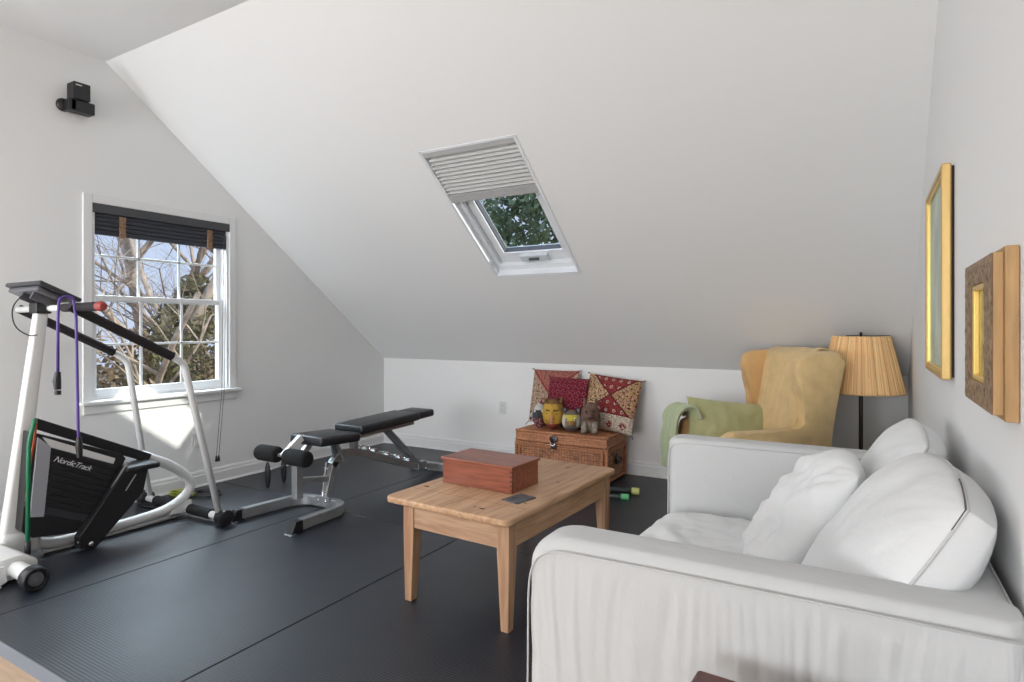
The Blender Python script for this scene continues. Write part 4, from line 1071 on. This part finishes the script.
# deck panel (faces +x)
xp = -3.64
def poly(pts, x0, x1, m, name, par, bev=.003):
    bm = B(); prism(bm, [(y-1.3, z) for y, z in pts], 'x', x0-xs, x1-xs, 0, bev); return obj(name, bm, m, par)
deck = poly([(1.40, .672), (1.84, .478), (1.86, .45), (1.69, .12), (1.60, .10), (1.41, .13), (1.365, .18)], xp-.10, xp-.012, M_black, 'deck_panel', tm)
poly([(1.430, .640), (1.490, .580), (1.458, .225), (1.396, .24)], xp-.013, xp-.002, M_grid, 'side_border', deck)
poly([(1.452, .636), (1.80, .462), (1.79, .432), (1.485, .578)], xp-.013, xp-.002, M_plate, 'top_border', deck)
bm = B()
for k in range(9):
    f0 = k/9
    ya, za = 1.488-.004*k*0-.02*f0, .558-f0*.30; yb, zb = 1.80-.11*f0, .405-f0*.26
    bar(bm, P(xp-.008, ya, za), P(xp-.008, yb, zb), .012, .026, (0, 0, 1))
obj('rib', bm, M_black, deck)
poly([(1.478, .585), (1.80, .434), (1.86, .47), (1.88, .48), (1.66, .07), (1.645, .09), (1.80, .40), (1.68, .12), (1.46, .23)][:0]+[(1.492, .578), (1.80, .434), (1.66, .14), (1.46, .235)], xp-.016, xp-.009, M_consol, 'panel_face', deck)
# lettering
tx = bpy.data.curves.new('logo', 'FONT'); tx.body = 'NordicTrack'; tx.size = .040; tx.shear = .35; tx.extrude = .0008; tx.space_character = .92
to = bpy.data.objects.new('logo_tmp', tx); S.collection.objects.link(to); bpy.context.view_layer.update()
me = bpy.data.meshes.new_from_object(to.evaluated_get(bpy.context.evaluated_depsgraph_get())); bpy.data.objects.remove(to)
me.materials.clear(); me.materials.append(mat('logo_white', (.75, .75, .78), .5)); lo = link(bpy.data.objects.new('logo', me)); lo.parent = deck
d_ = Vector((0, .87, -.44)).normalized(); lo.matrix_local = frame(P(xp+.001, 1.495, .506), d_, (0, .44, .87))
# black strut box to the right of the panel
poly([(1.835, .41), (1.965, .41), (1.93, .25), (1.68, .003), (1.60, .02), (1.60, .085)], -3.66, -3.60, M_black, 'lift_strut', tm, .006)
bm = B(); bar(bm, P(-3.615, 1.60, .05), P(-3.615, 1.845, .425), .012, .014, (1, 0, 0)); obj('lift_rod', bm, M_silver, tm)
bm = B(); bar(bm, P(-3.596, 1.83, .28), P(-3.596, 1.885, .36), .005, .012, (1, 0, 0)); obj('slot_plate', bm, M_silver, tm)
bm = B(); lathe(bm, [(0, 0), (.014, 0), (.012, .008), (0, .01)], Matrix.Translation(P(-3.60, 1.655, .035)) @ Matrix.Rotation(R(90), 4, 'Y'), 14); obj('pivot_bolt', bm, M_chrome, tm)
bm = B(); box(bm, -.10, .17, P(0, 1.83, 0).y, P(0, 2.02, 0).y, .375, .408, .012, 3); pdm = obj('foot_pad', bm, M_black, tm, True, 50)
bm = B(); box(bm, -.08, .15, P(0, 1.845, 0).y, P(0, 2.0, 0).y, .407, .411, .002); obj('pad_top', bm, M_greyplast, pdm)
bm = B(); tube(bm, smooth_path([P(xs, 1.42, .15), P(xs, 1.39, .35), P(xs, 1.42, .66)], .05, 4), .018, 8); obj('belt_edge', bm, M_black, tm)
# front housing and wheels
bm = B(); tube(bm, [P(-4.10, 1.27, .062), P(-3.31, 1.27, .062)], .036, 18); obj('front_axle', bm, M_whitemetal, tm, True, 50)
bm = B(); prism(bm, [(P(0, 1.10, 0).y, .012), (P(0, 1.10, 0).y, .05), (P(0, 1.15, 0).y, .115), (P(0, 1.30, 0).y, .125), (P(0, 1.36, 0).y, .08), (P(0, 1.36, 0).y, .012)], 'x', -.28, .30, 0, .012); obj('front_housing', bm, M_whitemetal, tm, True, 40)
bm = B(); prism(bm, [(P(0, 1.09, 0).y, .004), (P(0, 1.085, 0).y, .085), (P(0, 1.10, 0).y, .10), (P(0, 1.21, 0).y, .105), (P(0, 1.22, 0).y, .03), (P(0, 1.16, 0).y, .004)], 'x', .335, .350, 0, .004)
box(bm, .28, .345, P(0, 1.10, 0).y, P(0, 1.20, 0).y, .004, .02, .004); obj('housing_bracket', bm, M_whitemetal, tm)
for x0 in (-3.305, -4.16):
    bm = B(); Mw = Matrix.Translation(P(x0, 1.27, .056)) @ Matrix.Rotation(R(90), 4, 'Y')
    lathe(bm, [(0, 0), (.045, 0), (.056, .01), (.056, .05), (.048, .06), (.040, .06), (.037, .052), (0, .052)], Mw, 28); wh = obj('wheel', bm, M_black, tm, True, 40)
    bm = B(); lathe(bm, [(0, .05), (.034, .05), (.03, .057), (.012, .058), (.01, .064), (0, .065)], Mw, 20); obj('wheel_hub', bm, M_greyplast, wh, True, 40)

# ---- resistance tubes hanging on the treadmill
xh = -3.35
pu = thing('resistance_band', 'purple resistance tube looped over the treadmill handlebar', 'resistance band', (xh, 1.44, 1.345), 0, 'resistance tubes hung on the treadmill')
def L2(y, z, dx=0): return Vector((dx, y-1.44, z-1.345))
bm = B(); tube(bm, smooth_path([L2(1.397, .975), L2(1.397, 1.25), L2(1.402, 1.335), L2(1.43, 1.352), L2(1.462, 1.34), L2(1.472, 1.25, .005), L2(1.478, .70, .012), L2(1.48, .64, .014)], .02, 5), .0065, 10); obj('tube', bm, M_purple, pu, True)
bm = B(); tube(bm, [L2(1.397, .985), L2(1.393, .94), L2(1.396, .90)], [.012, .017, .014], 10); lathe(bm, [(.004, 0), (.014, .0), (.014, .02), (0, .02)], Matrix.Translation(L2(1.396, .875)), 12); obj('handle', bm, M_black, pu, True, 40)
bm = B(); tube(bm, [L2(1.48, .66, .014), L2(1.481, .62, .014), L2(1.484, .56, .014)], [.010, .016, .012], 10); obj('strap_clip', bm, M_black, pu, True, 40)
xg_ = -3.585
gr = thing('resistance_band', 'green resistance tube hanging down the front of the treadmill mast', 'resistance band', (xg_, 1.375, .74), 0, 'resistance tubes hung on the treadmill')
bm = B(); tube(bm, smooth_path([(0, .02, .0), (0, 0.01, -.05), (0, -.005, -.11), (0, -.010, -.62)], .03, 4), [.008]*0 or .0095, 10); obj('tube', bm, M_greenrub, gr, True)
bm = B(); tube(bm, [(0, -.010, -.60), (0, -.010, -.66), (0, 0, -.735)], [.013, .013, .008], 10); obj('strap', bm, M_black, gr, True)
og = thing('resistance_band', 'orange-red resistance tube beside the green one on the treadmill', 'resistance band', (xg_-.012, 1.405, .71), 0, 'resistance tubes hung on the treadmill')
bm = B(); tube(bm, smooth_path([(0, .0, .02), (0, -.005, -.06), (0, -.03, -.22), (0, -.04, -.36)], .03, 4), .006, 8); obj('tube', bm, M_orangerub, og, True)
bm = B(); tube(bm, [(0, -.04, -.35), (0, -.042, -.40)], .009, 8); obj('clip', bm, M_black, og, True)

# ---- cords on floor behind the treadmill
random.seed(11)
def coil(label, c, r, n, m, rad, sd, name='power_cord'):
    random.seed(sd); pts = []
    for k in range(n*16):
        a = k/16*2*math.pi; q = r*(1+.35*nz(k*.11, sd)); pts.append((c[0]+q*1.15*math.cos(a)+.04*nz(k*.05, sd, 3), c[1]+q*.7*math.sin(a), rad+.004+.05*abs(nz(k*.09, sd, 9))))
    bm = B(); tube(bm, pts, rad, 7); return tag(obj(name, bm, m, None, True), label, 'cord', 'loose cords on the mat')
coil('tangled black cord on the mat behind the treadmill foot', (-4.17, 2.30, 0), .10, 6, M_black, .0045, 2)
coil('yellow-green cord coiled on the mat behind the treadmill loop', (-4.20, 2.52, 0), .085, 4, mat('yellow_cord', (.40, .42, .05), .5), .005, 7)
coil('thin black cord lying right of the yellow-green coil', (-4.05, 2.62, 0), .09, 4, M_black, .0035, 5)

# ------------------------------------------------------------------ outdoors
M_bark = mat('bark', (.24, .17, .13), .9, var=(8, .4))
M_barkl = mat('pale_bark', (.46, .36, .28), .9, var=(6, .4))
bm = B(); box(bm, -70, 60, -20, 90, -3.4, -3.2); struct('ground', bm, mat('leaf_litter', (.24, .18, .13), .95, var=(.8, .4)))
def bare_tree(label, base, h, r, sd, m, depth=5, spread=.55):
    rnd = random.Random(sd); bm = B()
    def grow(p, d, L, rr, lev):
        pts = [p]; rs = [rr]; q = p.copy(); dd = d.copy(); n = 4
        for k in range(n):
            dd = (dd+Vector((rnd.gauss(0, .12), rnd.gauss(0, .12), rnd.gauss(.02, .08)))).normalized(); q = q+dd*L/n; pts.append(q.copy()); rs.append(rr*(1-.45*(k+1)/n))
        tube(bm, pts, rs, 6 if lev < 2 else 4, False)
        if lev < depth:
            for c in range(rnd.choice((3, 3, 4)) if lev else 5):
                k = rnd.randint(1 if lev else 2, n); ax = Vector((rnd.gauss(0, 1), rnd.gauss(0, 1), rnd.gauss(0, .5))).normalized()
                nd = (dd*(1-spread)+ax*spread+Vector((0, 0, .12))).normalized(); grow(pts[k], nd, L*rnd.uniform(.45, .75), rs[k]*.62, lev+1)
    grow(Vector(base), Vector((0, 0, 1)), h, r, 0)
    return tag(obj('bare_tree', bm, m), label, 'tree', 'bare winter trees outside the window')
bare_tree('bare pale-barked tree outside the left part of the window', (-9.0, 4.35, -3.2), 5.6, .11, 3, M_barkl, 5)
bare_tree('bare brown tree outside the middle of the window', (-10.5, 5.9, -3.2), 6.0, .09, 8, M_bark, 5)
bare_tree('bare brown tree outside the right part of the window', (-9.3, 6.1, -3.2), 4.9, .075, 15, M_bark, 5)
bare_tree('slim bare tree farther off outside the window', (-15, 8.3, -3.2), 8, .16, 23, M_barkl, 5)
def leaf_cloud(name, label, cat, centres, n, s, m, sd, kind=None):
    rnd = random.Random(sd); bm = B()
    for _ in range(n):
        c, r = rnd.choice(centres); d = Vector((rnd.gauss(0, 1), rnd.gauss(0, 1), rnd.gauss(0, 1))).normalized()*(rnd.random()**.4)
        p = Vector(c)+Vector((d.x*r[0], d.y*r[1], d.z*r[2])); a = Vector((rnd.gauss(0, 1), rnd.gauss(0, 1), rnd.gauss(0, 1))).normalized(); b = a.cross(Vector((rnd.gauss(0, 1), rnd.gauss(0, 1), 1))).normalized()
        q = s*rnd.uniform(.6, 1.3); n_ = a.cross(b)
        v = [bm.verts.new(p+x) for x in (a*q, b*q*.45, -a*q, -b*q*.45)]; bm.faces.new(v)
    o = obj(name, bm, m)
    return tag(o, label, cat, None, kind)
M_scrub = mat('scrub_leaves', (.27, .20, .13), .9, var=(2, .8))
leaf_cloud('thicket', 'brown winter thicket filling the lower panes of the window', 'thicket', [((-12, 6+k*.9, .0-.2*(k % 3)), (1.6, 1.2, 1.2)) for k in range(-2, 5)], 9000, .09, M_scrub, 5, 'stuff')
leaf_cloud('vine_bush', 'leafy brown-green bush climbing outside the right panes', 'bush', [((-8.2, 4.95, .75), (.5, .55, .9)), ((-8.5, 5.3, 1.5), (.4, .3, .5))], 3200, .055, mat('bush_leaves', (.15, .13, .06), .9, var=(3, .7)), 9, 'stuff')
M_leafg = mat('evergreen_leaves', (.20, .27, .15), .8, var=(1.5, .6))
eg = leaf_cloud('evergreen_crown', 'green leafy tree seen through the skylight', 'tree', [((-7.0+k*.8, 12+.5*(k % 2), 3.0+.9*((k*2) % 3)), (1.3, 1.2, 1.3)) for k in range(-1, 5)], 9000, .10, M_leafg, 13)
bm = B(); tube(bm, [(-5.8, 12.3, -3.2), (-5.7, 12.3, 1), (-5.5, 12.2, 5)], [.25, .2, .08], 8); obj('trunk', bm, M_bark, eg)
